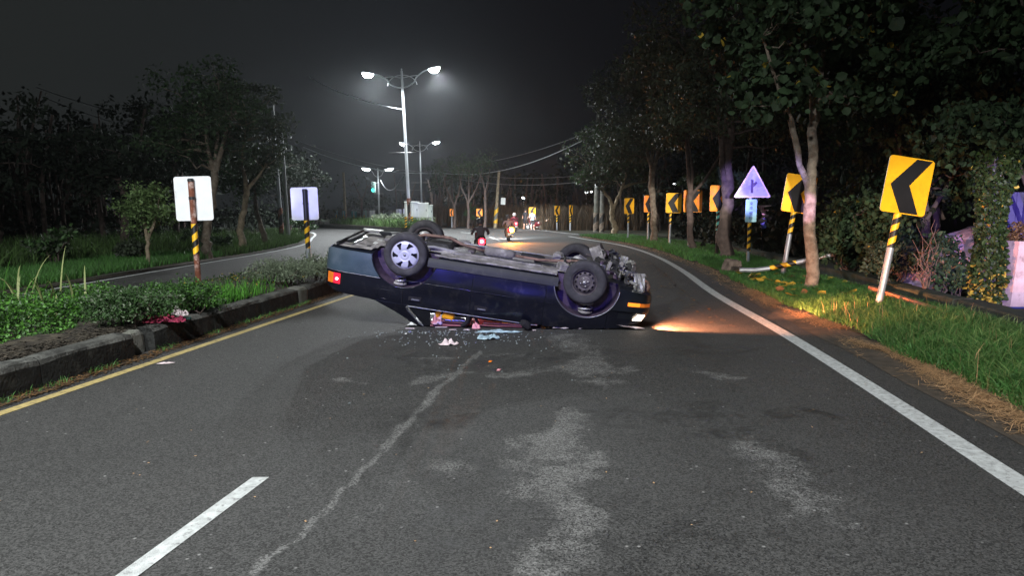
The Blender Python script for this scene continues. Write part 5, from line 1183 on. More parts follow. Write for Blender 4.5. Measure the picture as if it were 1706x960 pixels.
# --- trees beyond the left road
gl = 'trees along the left road'
L = (*G(247, 446), .05); y = L[1]
tree(L, [[(0, 0, 0, .055), rel(L, 246, 405, y, .045), rel(L, 243, 385, y, .04), rel(L, 236, 345, y, .035)], [rel(L, 245, 400, y, .05), rel(L, 256, 375, y, .04), rel(L, 262, 350, y, .025)]],
     [(0.05, 0, 1.55, .72, .7, .62, 40)], 4200, .085, M['leaf_young'], M['bark_pale'], 'small young tree with a round green crown left of the white sign back', .26, 21, gl, twigs=20)
L = (*G(344, 433), .05); y = L[1]
tree(L, [[(0, 0, 0, .15), rel(L, 343, 400, y, .13), rel(L, 352, 340, y, .12), rel(L, 357, 285, y, .10)], [rel(L, 357, 290, y, .08), rel(L, 345, 240, y, .05), rel(L, 340, 180, y, .03)], [rel(L, 357, 290, y, .08), rel(L, 372, 240, y, .06), rel(L, 385, 190, y, .03)], [rel(L, 357, 287, y, .06), rel(L, 366, 200, y, .04), rel(L, 364, 140, y, .02)]],
     [(0.3, 0, 4.5, 1.7, 1.6, 1.5, 60), (-.7, 0, 3.5, 1.2, 1.2, .7, 24)], 6000, .11, M['leaf_dark'], M['bark'], 'tall wide crowned tree partly behind the white sign back', .5, 22, gl, twigs=50)
L = (*G(406, 420), .05); y = L[1]
tree(L, [[(0, 0, 0, .14), rel(L, 400, 385, y, .12), rel(L, 408, 340, y, .11), rel(L, 410, 315, y, .11)], [rel(L, 410, 318, y, .08), rel(L, 425, 300, y, .06), rel(L, 440, 280, y, .03)], [rel(L, 410, 318, y, .08), rel(L, 404, 270, y, .05), rel(L, 410, 200, y, .03)]],
     [(.2, 0, 4.3, 1.5, 1.4, 1.9, 60)], 6000, .13, M['leaf_grey'], M['bark_pale'], 'tree with a bare curved pale trunk between the two sign backs', .5, 23, gl, twigs=30)
L = (*G(443, 412), .05); y = L[1]
tree(L, [[(0, 0, 0, .12), rel(L, 438, 385, y, .11), rel(L, 426, 350, y, .09), rel(L, 424, 310, y, .05)]],
     [(-.5, 0, 3.0, 1.3, 1.2, 1.0, 30)], 3200, .13, M['leaf_dark'], M['bark'], 'smaller tree leaning left behind the curved trunk', .45, 24, gl, twigs=18)
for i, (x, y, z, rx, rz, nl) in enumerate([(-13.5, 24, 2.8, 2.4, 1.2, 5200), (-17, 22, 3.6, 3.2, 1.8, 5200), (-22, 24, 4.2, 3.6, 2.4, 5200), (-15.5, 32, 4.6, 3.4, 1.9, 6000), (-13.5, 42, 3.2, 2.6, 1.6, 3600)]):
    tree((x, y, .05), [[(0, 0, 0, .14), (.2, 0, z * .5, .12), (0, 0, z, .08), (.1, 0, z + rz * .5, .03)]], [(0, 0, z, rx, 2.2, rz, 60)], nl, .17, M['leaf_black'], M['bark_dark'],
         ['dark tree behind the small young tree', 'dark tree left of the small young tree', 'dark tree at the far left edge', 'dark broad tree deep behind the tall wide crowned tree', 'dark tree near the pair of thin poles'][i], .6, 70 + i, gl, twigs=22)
bush((-11.6, 17.5, .05), (.55, .5), 1.05, 1500, .10, 'leaf_mid', 'loose leafy bush standing left of the young tree across the left road', 81, big=True, second=('leaf_grey', .4), rc=.2)
bush((-10.6, 19.5, .05), (.5, .4), .6, 900, .09, 'leaf_grey', 'small low bush between the loose leafy bush and the young tree', 82, big=True)
bush((-11.6, 38.5, .05), (.9, .6), 1.1, 1800, .12, 'leaf_mid', 'green bush at the foot of the pair of thin poles', 83)
bush((-10.9, 24.5, .05), (1.0, .5), .8, 1800, .09, 'leaf_dark', 'low undergrowth between the two pale trunks on the left', 84)
# --- far trees on the other side of the junction
gf = 'bare trunked trees beyond the junction'
for i, (u, vb, vf, br, hgt, lb, lf) in enumerate([(757, 381, 345, [(742, 310), (768, 300)], 268, 'split pale trunk beside the leftmost far chevron sign', 700), (780, 382, 340, [(768, 312), (781, 300), (797, 305)], 270, 'three branched far tree with a green shrub at its foot', 900),
        (808, 382, 320, [(800, 290), (815, 290)], 262, 'tall far trunk just right of the far orange chevron sign', 900), (735, 378, 340, [(728, 300), (742, 295)], 280, 'dark far tree right of the grey cabinet', 1500), (602, 376, 335, [(590, 305), (612, 310)], 300, 'far bare tree left of the bright white sign backs', 250)]):
    Lc = (*G(u, vb), .05); y = Lc[1]
    stems = [[(0, 0, 0, .12), rel(Lc, u + 1, (vb + vf) / 2, y, .10), rel(Lc, u, vf, y, .10)]] + [[rel(Lc, u, vf, y, .08), rel(Lc, (u + a) / 2 + 1, (vf + b) / 2, y, .05), rel(Lc, a, b, y, .035), rel(Lc, a + (a - u) * .4, hgt + 10, y, .02)] for a, b in br]
    k = y / FOC; zc = CAM_H + (348 - hgt - 10) * k
    tree(Lc, stems, [(0, 0, zc, 1.6, 1.4, 1.2, 24)], lf, .12, M['leaf_dark'], M['bark_dark'], lb, .6, 90 + i, gf, twigs=14, rt=.03)
bush((G(780, 381)[0], 58.5, .05), (.5, .5), 1.9, 900, .16, 'leaf_mid', 'upright green shrub between two far trunks', 95)
# --- woods reading as one mass: trunks, dark canopy, reeds
def trunks(name, n, xr, yr, h, r_, seed, label, m='bark_dark', side=1):
    rg = np.random.default_rng(seed); mb = MB()
    for i in range(n):
        y = yr[0] + (yr[1] - yr[0]) * rg.random(); x0, x1 = xr(y); x = x0 + (x1 - x0) * rg.random(); hh = h * (.7 + .6 * rg.random()); rr_ = r_ * (.5 + rg.random())
        mb.tube([(x, y, 0), (x + rg.normal() * .15, y, hh * .5), (x + rg.normal() * .35, y, hh)], [rr_, rr_ * .8, rr_ * .5], 6, cap=False)
    mb.build(name, M[m], label=label, cat='trunks', kind='stuff')
trunks('plantation_trunks', 170, lambda y: (-.75 * y - 4, XL(y) - 3.5 - .06 * y), (24, 60), 4.6, .09, 401, 'crowd of thin dark trunks of the plantation behind the left road', 'bark_dark')
trunks('plantation_trunks', 120, lambda y: (-14, 24), (72, 92), 4.2, .12, 402, 'far crowd of thin trunks beyond the junction', 'bark_dark')
trunks('plantation_trunks', 60, lambda y: (8, 8 + .62 * y), (28, 62), 6, .10, 403, 'dark trunks deep in the wood on the right', 'bark_dark')
def canopy(name, boxes, nl, sz, seed, label, m='leaf_black'):
    rg = np.random.default_rng(seed); Cs = []
    for (x0, x1, y0, y1, z0, z1, f) in boxes:
        n = int(nl * f); nc = max(8, n // 55); cc = np.stack([x0 + (x1 - x0) * rg.random(nc), y0 + (y1 - y0) * rg.random(nc), z0 + (z1 - z0) * rg.random(nc)], 1)
        i_ = rg.integers(0, nc, n); Cs.append(cc[i_] + rg.normal(size=(n, 3)) * [.6, .6, .42])
    C = np.concatenate(Cs); V, F = leaf_arrays(C, sz, rg, .3, .6); np_mesh(name, V, F, M[m], label=label, cat='woods', kind='stuff')
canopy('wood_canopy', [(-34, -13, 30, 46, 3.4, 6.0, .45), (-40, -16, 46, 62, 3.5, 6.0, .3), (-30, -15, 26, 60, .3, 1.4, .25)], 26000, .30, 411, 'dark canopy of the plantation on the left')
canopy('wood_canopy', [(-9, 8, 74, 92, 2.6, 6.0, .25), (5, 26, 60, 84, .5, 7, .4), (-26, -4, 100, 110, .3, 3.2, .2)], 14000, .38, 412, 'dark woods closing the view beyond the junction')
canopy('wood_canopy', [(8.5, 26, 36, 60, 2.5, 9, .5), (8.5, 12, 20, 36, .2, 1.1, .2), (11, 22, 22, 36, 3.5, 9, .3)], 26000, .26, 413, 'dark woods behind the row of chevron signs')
# --- blades
def blades(name, P, hgt, wd, rg, m, lean=.35, label=None, cat='grass', parent=None, kind='stuff'):
    N = len(P); h_ = hgt * (.55 + .75 * rg.random(N)); a = rg.random(N) * 6.283; ln = np.abs(rg.normal(size=N)) * lean * h_
    d = np.stack([np.cos(a), np.sin(a), np.zeros(N)], 1); b = rg.random(N) * 6.283; sd = np.stack([np.cos(b), np.sin(b), np.zeros(N)], 1) * (wd * (.6 + .8 * rg.random(N)))[:, None]
    up = np.array([0, 0, 1.])
    p1 = P + d * (ln * .3)[:, None] + up * (h_ * .55)[:, None]; p2 = P + d * ln[:, None] + up * (h_ * .97)[:, None]
    V = np.stack([P - sd, P + sd, p1 + sd * .75, p1 - sd * .75, p2 + sd * .12, p2 - sd * .12], 1).reshape(-1, 3); q = np.arange(N)[:, None] * 6
    F = np.concatenate([q + [[0, 1, 2, 3]], q + [[3, 2, 4, 5]]]); return np_mesh(name, V, F, m, parent, label=label, cat=cat, kind=kind)
rg = np.random.default_rng(77)
def scatter(n, y0, y1, xa, xb, zf, rg, pow_=1.0, thr=None, seed=1):
    y = y0 + (y1 - y0) * rg.random(n) ** pow_; a = xa(y); b = xb(y); x = a + (b - a) * rg.random(n)
    if thr is not None: k = vnoise(x, y, 1.6, seed) + .25 * rg.random(n) > thr; x, y = x[k], y[k]
    return np.stack([x, y, zf(x, y)], 1)
XGv = lambda y: XR(y) + .72 + .22 * vnoise(y, 0, 1.3, 6) - np.where(y > 20, .25, 0)
P = scatter(60000, 4.2, 9.5, lambda y: XGv(y) + .02, lambda y: np.interp(y, [3, 6.4, 9.7], [5.3, 5.7, 6.25]), lambda x, y: .02 + .07 * (x - XGv(y)).clip(0, 1), rg)
P = P[rg.random(len(P)) < .35 + .65 * ((P[:, 0] - XGv(P[:, 1])) / .5).clip(0, 1)]
blades('verge_grass', P[::2], .12, .0062, rg, [M['grass']], 1.3, 'thick bright green grass on the right verge near the camera')
P_ = P; blades('verge_grass', P[::9] + [.01, .01, .01], .15, .005, rg, [M['grass_tip']], 1.2, 'yellowing blades mixed into the grass of the right verge')
P = scatter(34000, 9.5, 20, lambda y: XGv(y), lambda y: XGv(y) + 1.9, lambda x, y: .02 + .07 * (x - XGv(y)).clip(0, 1), rg, 1.25)
blades('verge_grass', P, .09, .006, rg, [M['grass']], .9, 'lower green grass around the posts and trunks on the right verge')
P = scatter(22000, 20, 39, lambda y: XGv(y), lambda y: XGv(y) + 2.6, lambda x, y: .05 + 0 * x, rg, 1.2)
blades('verge_grass', P, .13, .012, rg, [M['grass']], .5, 'distant strip of grass under the row of chevron signs')
P = scatter(2600, 4, 10, lambda y: XGv(y), lambda y: XGv(y) + 1.9, lambda x, y: .06 + 0 * x, rg)
blades('dry_stalks', P[:160], .24, .003, rg, [M['straw']], .2, 'scattered dry seed stalks in the verge grass')
def litter(name, P, L_, W_, rg, m, label, cat='dry grass'):
    N = len(P); a = rg.random(N) * 6.283; l = L_ * (.4 + rg.random(N)); d = np.stack([np.cos(a), np.sin(a), .15 * rg.normal(size=N)], 1) * l[:, None]; s = np.stack([-np.sin(a), np.cos(a), np.zeros(N)], 1) * W_
    V = np.stack([P - s, P + s, P + d + s, P + d - s], 1).reshape(-1, 3); V[:, 2] = V[:, 2].clip(.009); return np_mesh(name, V, np.arange(N * 4).reshape(-1, 4), m, label=label, cat=cat, kind='stuff')
y = 3.4 + 10 * rg.random(22000); P = np.stack([XGv(y) + rg.normal(size=22000) * .13 - .04, y, .016 + .03 * rg.random(22000)], 1); P = P[vnoise(P[:, 0], P[:, 1], 1.7, 55) > .36]
litter('straw_litter', P, .09, .0019, rg, M['straw'], 'band of dry cut grass between the white line and the verge')
y = 12 + 26 * rg.random(5000); P = np.stack([XGv(y) + rg.normal(size=5000) * .18 - .05, y, .014 + .02 * rg.random(5000)], 1); litter('straw_litter', P, .12, .004, rg, M['straw'], 'dry litter along the far edge of the verge')
# fallen big leaves near the trunk
gfl = 'large yellow leaves lying on the verge'
rl = np.random.default_rng(9)
for i in range(46):
    yy_ = 10.2 + 6.5 * rl.random(); xx = float(XGv(yy_)) + .1 + (1.9 if i > 10 else .6) * rl.random(); s = .07 + .05 * rl.random()
    mb = MB(); n = 9; ang = rl.random() * 6.28; V = []
    for j in range(n): th = 2 * math.pi * j / n; q = s * (1 if j % 2 else .82) * (1.15 if j == 0 else 1); V.append((q * math.cos(th), q * .8 * math.sin(th), .02 * rl.random()))
    mb.add([(0, 0, -.008)] + V, [[0, 1 + j, 1 + (j + 1) % n] for j in range(n)])
    o = mb.build('fallen_leaf', M['leaf_yellow'] if i % 4 else M['leaf_brown'], label='large yellow fallen leaf in the grass near the forked tree' if i % 4 else 'large brown fallen leaf in the grass near the forked tree', cat='leaf', group=gfl if i % 4 else 'large brown leaves lying on the verge'); o.location = (xx, yy_, .11 + .04 * rl.random()); o.rotation_euler = (rl.normal() * .3, rl.normal() * .3, ang)
# left verge grass
P = scatter(26000, 9, 22, lambda y: XL(y) - 3.2, lambda y: XL(y) - .45, lambda x, y: .04 + 0 * x, rg)
blades('left_verge_grass', P, .20, .009, rg, [M['grass']], .4, 'green grass strip beyond the left road')
P = scatter(16000, 22, 46, lambda y: XL(y) - 3.0, lambda y: XL(y) - .35, lambda x, y: .04 + 0 * x, rg)
blades('left_verge_grass', P, .25, .016, rg, [M['grass_dark']], .4, 'distant rough grass under the trees on the left')
P = scatter(14000, 12, 34, lambda y: XL(y) - 9, lambda y: XL(y) - 2.6, lambda x, y: .04 + 0 * x, rg, thr=.5, seed=31)
blades('undergrowth', P, .55, .018, rg, [M['grass_dark']], .5, 'dark undergrowth at the edge of the plantation')
P = scatter(7000, 49, 56, lambda y: 4.2 - (y - 45) * .35, lambda y: 9 + 0 * y, lambda x, y: .03 + 0 * x, rg)
blades('dry_reeds', P, 1.5, .03, rg, [M['reed']], .3, 'tall dry reeds behind the far chevron signs')
P = scatter(6000, 60, 66, lambda y: -9 + 0 * y, lambda y: 4 - (y - 60) * .5, lambda x, y: .03 + 0 * x, rg)
blades('dry_reeds', P, 1.6, .035, rg, [M['reed']], .25, 'dry hedge behind the scooters at the junction')
P = scatter(5000, 44.5, 60, lambda y: -6.0 - (y - 44) * .62, lambda y: -5.3 - (y - 44) * .16, lambda x, y: .3 + 0 * x, rg)
blades('far_median_plants', P, .5, .035, rg, [M['grass_dark']], .6, 'low pale plants on the far median around the lamp post')
bush((-9.2, 52, .3), (1.6, 1.0), .8, 1800, .12, 'leaf_pale', 'pale clipped shrubs on the far median below the small signs', 96, rc=.35)
bush((-6.4, 49, .3), (.9, .8), .7, 1200, .12, 'leaf_pale', 'pale round shrub on the far median by the lamp post', 97, rc=.3)

# --- near median planting
def mz(x, y): return .215 + .05 + 0 * x
# ground cover
rg = np.random.default_rng(31)
def cover(name, n, y0, y1, xa, xb, hh, sz, m, label, seed, aspect=.6, second=None):
    y = y0 + (y1 - y0) * rg.random(n); a = xa(y); b = xb(y); x = a + (b - a) * rg.random(n)
    H_ = hh * (.35 + .95 * vnoise(x, y, 3.2, seed)) * np.minimum(1, ((b - x) / .25).clip(.2, 1)); z = .24 + H_ * rg.random(n) ** .45
    V, F = leaf_arrays(np.stack([x, y, z], 1), sz, rg, -.25, aspect, True); ms = [M[m]]; mi = None
    if second: ms.append(M[second[0]]); mi = np.concatenate([rg.random(n) < second[1]] * 3).astype(np.int32)
    np_mesh(name, V, F, ms, label=label, cat='ground cover', kind='stuff', mi=mi)
cover('median_ground_cover', 26000, 5.2, 9.6, lambda y: XKB(y) + .25, lambda y: XKF(y) - .72 - .15 * vnoise(y, 0, 2.0, 3), .28, .031, 'leaf_bright', 'bright green leafy ground cover filling the near end of the median', 41, second=('leaf_mid', .45))
cover('median_ground_cover', 3000, 9.4, 13.8, lambda y: XKB(y) + .25, lambda y: XKF(y) - .35, .07, .035, 'leaf_mid', 'thin weeds on bare soil in the middle of the median', 42, second=('leaf_yellow', .12))
def B(u, v, r_, h_, nl, sz, m, label, seed, **k2):
    x, y = G(u, v, .25); return bush((x, y, .24), r_, h_, nl, sz, m, label, seed, **k2)
B(222, 545, (.50, .34), .42, 6500, .029, 'leaf_mid', 'rounded leafy shrub in the median above the red cloth', 101, big=True, rc=.13, second=('leaf_pale', .2))
B(306, 524, (.66, .36), .42, 7000, .027, 'leaf_mid', 'spreading shrub with bare dark stems in front of the white sign post', 102, big=True, rc=.12, stems=16, second=('leaf_bright', .3))
B(470, 476, (.72, .5), .46, 7500, .028, 'leaf_pale', 'pale leaved spreading shrub in front of the blue lit sign back', 103, rc=.13, stems=14)
B(528, 470, (.62, .5), .48, 4200, .036, 'leaf_pale', 'pale shrub touching the rear of the overturned car in view', 104, rc=.13)
def tuft(u, v, n, hgt, wd, m, label, seed, sx_=.5, sy_=.5, lean=.5):
    rg = np.random.default_rng(seed); x, y = G(u, v, .25); P = np.stack([x + rg.normal(size=n) * sx_, y + rg.normal(size=n) * sy_, np.full(n, .24)], 1)
    k_ = (P[:, 0] < XKF(P[:, 1]) - .2); return blades('grass_tuft', P[k_], hgt, wd, rg, [M[m]], lean, label, 'grass', kind='stuff')
tuft(425, 510, 5200, .25, .0055, 'grass_left', 'bright lush grass tuft in the median before the pale shrubs', 111, .42, .62, .45)
tuft(355, 525, 900, .12, .005, 'grass', 'short grass beside the spreading shrub', 112, .3, .3)
def long_blades(u, v, n, label, seed, L_=(.5, .9), m='leaf_pale', spread=.25):
    rg = np.random.default_rng(seed); x, y = G(u, v, .25); t = empty('tall_grass_plant', (x, y, .24), 0, label, 'plant', 'tall arching grass plants in the median')
    for i in range(n):
        a = rg.random() * 6.283; l = L_[0] + (L_[1] - L_[0]) * rg.random(); out = l * (.15 + .65 * rg.random()); p = Vector((rg.normal() * spread, rg.normal() * spread * .6, 0)); d = Vector((math.cos(a), math.sin(a), 0)); s_ = Vector((-d.y, d.x, 0)) * .013
        pts = [p + d * out * (q ** 1.6) + Vector((0, 0, l * (1.05 * q - .62 * (out / l) * q ** 3))) for q in np.linspace(0, 1, 9)]; V = []
        for j, c in enumerate(pts): wv = (1 - (j / 8) ** 2.2) + .05; V += [c - s_ * wv, c + s_ * wv]
        mb = MB(); mb.add(V, [[2*j, 2*j+1, 2*j+3, 2*j+2] for j in range(8)], 0, True); mb.build('blade', m_, t) if False else mb.build('blade', M['blade_pale' if i % 3 else 'grass_left'], t)
M['blade_pale'] = mat('pale_yellow_green_blades', (.28, .32, .13), .6, 0, .2, 4, trans=.25)
long_blades(52, 520, 22, 'tall arching grass with long pale blades at the left end of the median', 121)
long_blades(98, 535, 14, 'arching dry grass blades right of the tallest clump in the median', 122, (.35, .6))
long_blades(12, 545, 9, 'drooping pale grass blades at the left edge of the picture', 123, (.3, .5))
# kerb-foot weeds and litter
y = 5 + 9 * rg.random(1100); P = np.stack([XKF(y) + .02 + .09 * rg.random(1100), y, .01 + 0 * y], 1); P = P[vnoise(P[:, 1], P[:, 1] * 0, 3.0, 61) > .5]
blades('gutter_weeds', P, .05, .003, rg, [M['grass']], .8, 'tiny weeds growing along the foot of the median kerb')
y = 5 + 9 * rg.random(3200); P = np.stack([XKF(y) - .02 + .2 * rg.random(3200), y, .012 + .012 * rg.random(3200)], 1); litter('gutter_litter', P, .03, .006, rg, M['leaf_brown'], 'dead leaves and crumbs in the gutter beside the yellow line', 'litter')
n = 5200; y = 4.8 + 5.4 * rg.random(n); x = XKF(y) - .22 - .55 * rg.random(n); P = np.stack([x, y, .235 + .05 * rg.random(n)], 1); litter('leaf_litter', P, .045, .010, rg, mat('dark_dead_leaves', (.045, .036, .026), .9, 0, .3, 5, island=.6), 'dark dead leaves and twigs on the soil just behind the median kerb', 'litter')
# ------------------------------------------------------------------ people and scooters
def skin_body(name, joints, edges, m, parent, lv=2):
    """one continuous surface grown along a skeleton; joints: name -> (x,y,z,r)"""
    nm = list(joints); me = bpy.data.meshes.new(name); me.from_pydata([joints[k][:3] for k in nm], [(nm.index(a), nm.index(b)) for a, b in edges], [])
    o = bpy.data.objects.new(name, me); COL.objects.link(o)
    md = o.modifiers.new('s', 'SKIN'); md.use_smooth_shade = True
    if not me.skin_vertices: 
        bm = bmesh.new(); bm.from_mesh(me); bm.verts.layers.skin.verify(); bm.to_mesh(me); bm.free()
    for i, k in enumerate(nm):
        r_ = joints[k][3]; me.skin_vertices[0].data[i].radius = (r_, r_ * (joints[k][4] if len(joints[k]) > 4 else 1)); me.skin_vertices[0].data[i].use_root = (i == 0)
    sb = o.modifiers.new('u', 'SUBSURF'); sb.levels = lv; sb.render_levels = lv
    dg = bpy.context.evaluated_depsgraph_get(); m2 = bpy.data.meshes.new_from_object(o.evaluated_get(dg)); o.modifiers.clear(); o.data = m2; o.parent = parent
    return o
def set_mats(o, mats, fn):
    o.data.materials.clear()
    for m in mats: o.data.materials.append(m)
    for p in o.data.polygons: p.material_index = fn(p.center); p.use_smooth = True
M['jacket_dark'] = mat('dark_grey_jacket', (.075, .068, .085), .7, 0, .3, 9); M['jacket_pink'] = mat('dusty_rose_shirt', (.30, .20, .20), .7, 0, .2, 7)
M['trousers'] = mat('dark_trousers', (.02, .02, .026), .8); M['skin'] = mat('skin', (.45, .26, .19), .6, 0, .05, 5)
M['helmet_black'] = mat('dark_grey_helmet', (.05, .052, .06), .3, .1, .1, 5, coat=.5); M['helmet_white'] = mat('white_helmet', (.7, .7, .75), .3, 0, .05, 5, coat=.5)
M['shirt_red'] = mat('dark_red_jacket', (.22, .025, .05), .7); M['scooter_dark'] = mat('dark_red_scooter_panels', (.16, .012, .022), .35, .1, .1, 5, coat=.6); M['scooter_orange'] = mat('brown_orange_scooter_panels', (.22, .09, .04), .35, .1, .1, 5, coat=.6)
M['plate'] = mat('white_number_plate', (.75, .76, .74), .5); M['shirt_blue'] = mat('light_blue_shirt', (.48, .62, .82), .8, 0, .1, 5); M['hair'] = mat('black_hair', (.012, .01, .01), .6)
def rider(parent_loc, sc, rz, jm, hm, label, group='scooter riders seen from behind'):
    t = empty('person', parent_loc, rz, label, 'person', group); t.scale = (sc, sc, sc * .88)
    J = {'pelvis': (0, 0, .80, .15, .8), 'waist': (0, .03, .95, .14, .75), 'chest': (0, .06, 1.17, .16, .75), 'neck0': (0, .09, 1.33, .07), 'neck': (0, .11, 1.40, .055), 'head': (0, .13, 1.52, .085, 1.1), 'crown': (0, .12, 1.60, .07)}
    E_ = [('pelvis', 'waist'), ('waist', 'chest'), ('chest', 'neck0'), ('neck0', 'neck'), ('neck', 'head'), ('head', 'crown')]
    for s, n_ in ((-1, 'l'), (1, 'r')):
        J.update({'sh' + n_: (s * .20, .07, 1.27, .065), 'el' + n_: (s * .30, .22, 1.05, .048), 'wr' + n_: (s * .30, .46, 1.00, .034), 'hd' + n_: (s * .29, .54, 1.00, .04), 'hip' + n_: (s * .11, .04, .78, .10), 'kn' + n_: (s * .17, .42, .72, .07), 'an' + n_: (s * .14, .42, .33, .045), 'to' + n_: (s * .14, .56, .30, .04)})
        E_ += [('chest', 'sh' + n_), ('sh' + n_, 'el' + n_), ('el' + n_, 'wr' + n_), ('wr' + n_, 'hd' + n_), ('pelvis', 'hip' + n_), ('hip' + n_, 'kn' + n_), ('kn' + n_, 'an' + n_), ('an' + n_, 'to' + n_)]
    b = skin_body('body', J, E_, None, t)
    set_mats(b, [jm, M['trousers'], M['skin']], lambda c: 1 if c.z < .86 and not (abs(c.x) > .24) else (2 if (c.y > .48 and c.z > .9) or (c.z > 1.38 and abs(c.x) < .12) else 0))
    mb = MB(); mb.lathe([(.0, .15), (.07, .14), (.12, .09), (.14, .0), (.137, -.07), (.12, -.115), (.10, -.12)], 20, Matrix.Translation((0, .125, 1.545))); mb.build('helmet', hm, t)
    for s in (-1, 1):
        mb = MB(); mb.box((s * .14, .47, .31), (.10, .27, .09), bev=.03); mb.build('shoe', M['trousers'], t)
        for q in range(4):
            mb = MB(); mb.tube([(s * (.26 + .02 * q), .55, 1.01), (s * (.26 + .02 * q), .59, 1.0), (s * (.26 + .02 * q), .585, .97)], .009, 5); mb.build('finger', M['skin'], t)
    return t
def scooter(loc, sc, rz, pm, label, lamp='red'):
    t = empty('scooter', loc, rz, label, 'scooter', 'scooters riding away'); t.scale = (sc,) * 3
    for y in (-.38, .88):
        wh = bpy.data.objects.new('wheel', None); COL.objects.link(wh); wh.parent = t
        mb = MB(); mb.lathe([(.15, -.045), (.21, -.05), (.235, -.03), (.245, 0), (.235, .03), (.21, .05), (.15, .045)], 24, Matrix.Translation((0, y, .245)) @ Matrix.Rotation(R(90), 4, 'Y')); mb.build('tyre', M['tyre'], wh)
        mb = MB(); mb.lathe([(0, -.03), (.06, -.035), (.15, -.02), (.15, .02), (.06, .035), (0, .03)], 16, Matrix.Translation((0, y, .245)) @ Matrix.Rotation(R(90), 4, 'Y')); mb.build('rim', M['silver'], wh)
    mb = MB()                                              # tail body, tapered loft
    secs = [(-.62, .05, .60, .72), (-.58, .12, .52, .78), (-.45, .17, .42, .80), (-.2, .19, .34, .80), (.1, .17, .30, .76), (.22, .10, .28, .5)]
    for y, hw, z0, z1 in secs:
        for k in range(14): a = 2 * math.pi * k / 14; mb.v.append((hw * math.cos(a), y, (z0 + z1) / 2 + (z1 - z0) / 2 * math.sin(a)))
    for i in range(len(secs) - 1):
        for k in range(14): mb.f.append([i*14+k, i*14+(k+1) % 14, (i+1)*14+(k+1) % 14, (i+1)*14+k]); mb.m.append(0); mb.sm.append(True)
    mb.add([mb.v[k] for k in range(14)], [list(range(14))]); mb.build('rear_body', pm, t)
    mb = MB(); mb.box((0, .35, .30), (.30, .42, .06), bev=.02); mb.build('footboard', pm, t)
    mb = MB(); mb.box((0, .62, .62), (.36, .10, .66), (-.25, 0, 0), bev=.04); mb.build('leg_shield', pm, t)
    mb = MB(); mb.box((0, -.12, .81), (.27, .66, .09), bev=.035); mb.build('seat', M['trousers'], t)
    mb = MB(); mb.tube([(0, .88, .25), (0, .70, .62), (0, .60, 1.0)], .03, 8); mb.build('steering_column', M['silver'], t)
    mb = MB(); mb.tube([(-.34, .52, 1.0), (-.2, .60, 1.03), (.2, .60, 1.03), (.34, .52, 1.0)], .018, 8); mb.build('handlebar', M['trousers'], t)
    for s in (-1, 1):
        mb = MB(); mb.tube([(s * .22, .60, 1.03), (s * .33, .56, 1.2)], .008, 5); mb.box((s * .34, .55, 1.24), (.11, .03, .075), bev=.012); mb.build('mirror', M['helmet_black'], t)
    mb = MB(); mb.box((0, -.64, .42), (.20, .02, .14), (.2, 0, 0), bev=.004); mb.build('number_plate', M['plate'], t)
    mb = MB(); mb.box((0, -.56, .40), (.16, .10, .22), (.2, 0, 0), bev=.02); mb.build('mudguard', M['trousers'], t)
    mb = MB(); mb.tube([(.16, .1, .24), (.17, -.3, .26), (.17, -.56, .32)], .05, 8); mb.build('exhaust', M['silver'], t)
    mb = MB(); mb.lathe([(0, -.03), (.08, -.028), (.125, -.01), (.13, .02)], 16, Matrix.Translation((0, -.625, .65)) @ Matrix.Rotation(R(90), 4, 'X') @ Matrix.Scale(-1, 4, (0, 0, 1))); mb.build('tail_light', M['red_lit'] if lamp == 'red' else M['lens_red'], t)
    mb = MB(); mb.lathe([(0, .06), (.05, .05), (.06, .0)], 12, Matrix.Translation((0, -.64, .66)) @ Matrix.Rotation(R(90), 4, 'X')); mb.build('bulb', M['red_core'] if lamp == 'red' else M['lens_red'], t)
    for s in (-1, 1):
        lit = (lamp == 'orange' and s > 0); mb = MB(); r_ = .17 if lit else .04; mb.lathe([(0, .05), (r_ * .7, .04), (r_, .0), (r_ * .8, -.03)], 14, Matrix.Translation((s * .11, -.60, .66)) @ Matrix.Rotation(R(90), 4, 'X'))
        mb.build('turn_signal', M['orange_lit'] if lit else M['lens_orange'], t)
        if lit: mb = MB(); mb.lathe([(0, .12), (.08, .10), (.10, .05)], 12, Matrix.Translation((s * .11, -.60, .66)) @ Matrix.Rotation(R(90), 4, 'X')); mb.build('bulb', M['orange_core'], t)
    mb = MB(); mb.lathe([(0, .04), (.05, .03), (.07, 0), (.06, -.04)], 14, Matrix.Translation((0, .70, .86)) @ Matrix.Rotation(R(-90), 4, 'X')); mb.build('headlight', M['led_dim'], t)
    return t
def ride(u, Y, sc, rz, pm, jm, hm, lamp, l1, l2, lean=0):
    x = (u - 853) * Y / FOC; s = scooter((x, Y, 0), sc, rz, pm, l1, lamp); r_ = rider((x, Y - .02, 0), sc, rz, jm, hm, l2); return x
x = ride(801, 21.5, .86, R(6), M['scooter_dark'], M['jacket_dark'], M['helmet_black'], 'red', 'dark scooter with a glowing red tail light, nearest behind the overturned car', 'scooter rider in a dark grey jacket and dark helmet, nearest one')
spot('scooter_headlight', (x, 22.8, .9), (x - 2.6, 33, 0), 3500, (.95, .98, 1), 58, .9, .06)
spot('scooter_tail_glow', (x, 20.7, .6), (x, 18, .4), 60, (1, .05, .08), 160, .8, .05)
x = ride(847.5, 33, .86, R(4), M['scooter_orange'], M['jacket_pink'], M['helmet_black'], 'orange', 'scooter with a blazing orange turn signal in the middle of the road', 'scooter rider in a rose grey shirt behind the orange turn signal')
spot('scooter_headlight', (x, 34.2, .85), (x + .2, 41, 0), 5000, (.95, .98, 1), 80, .9, .06)
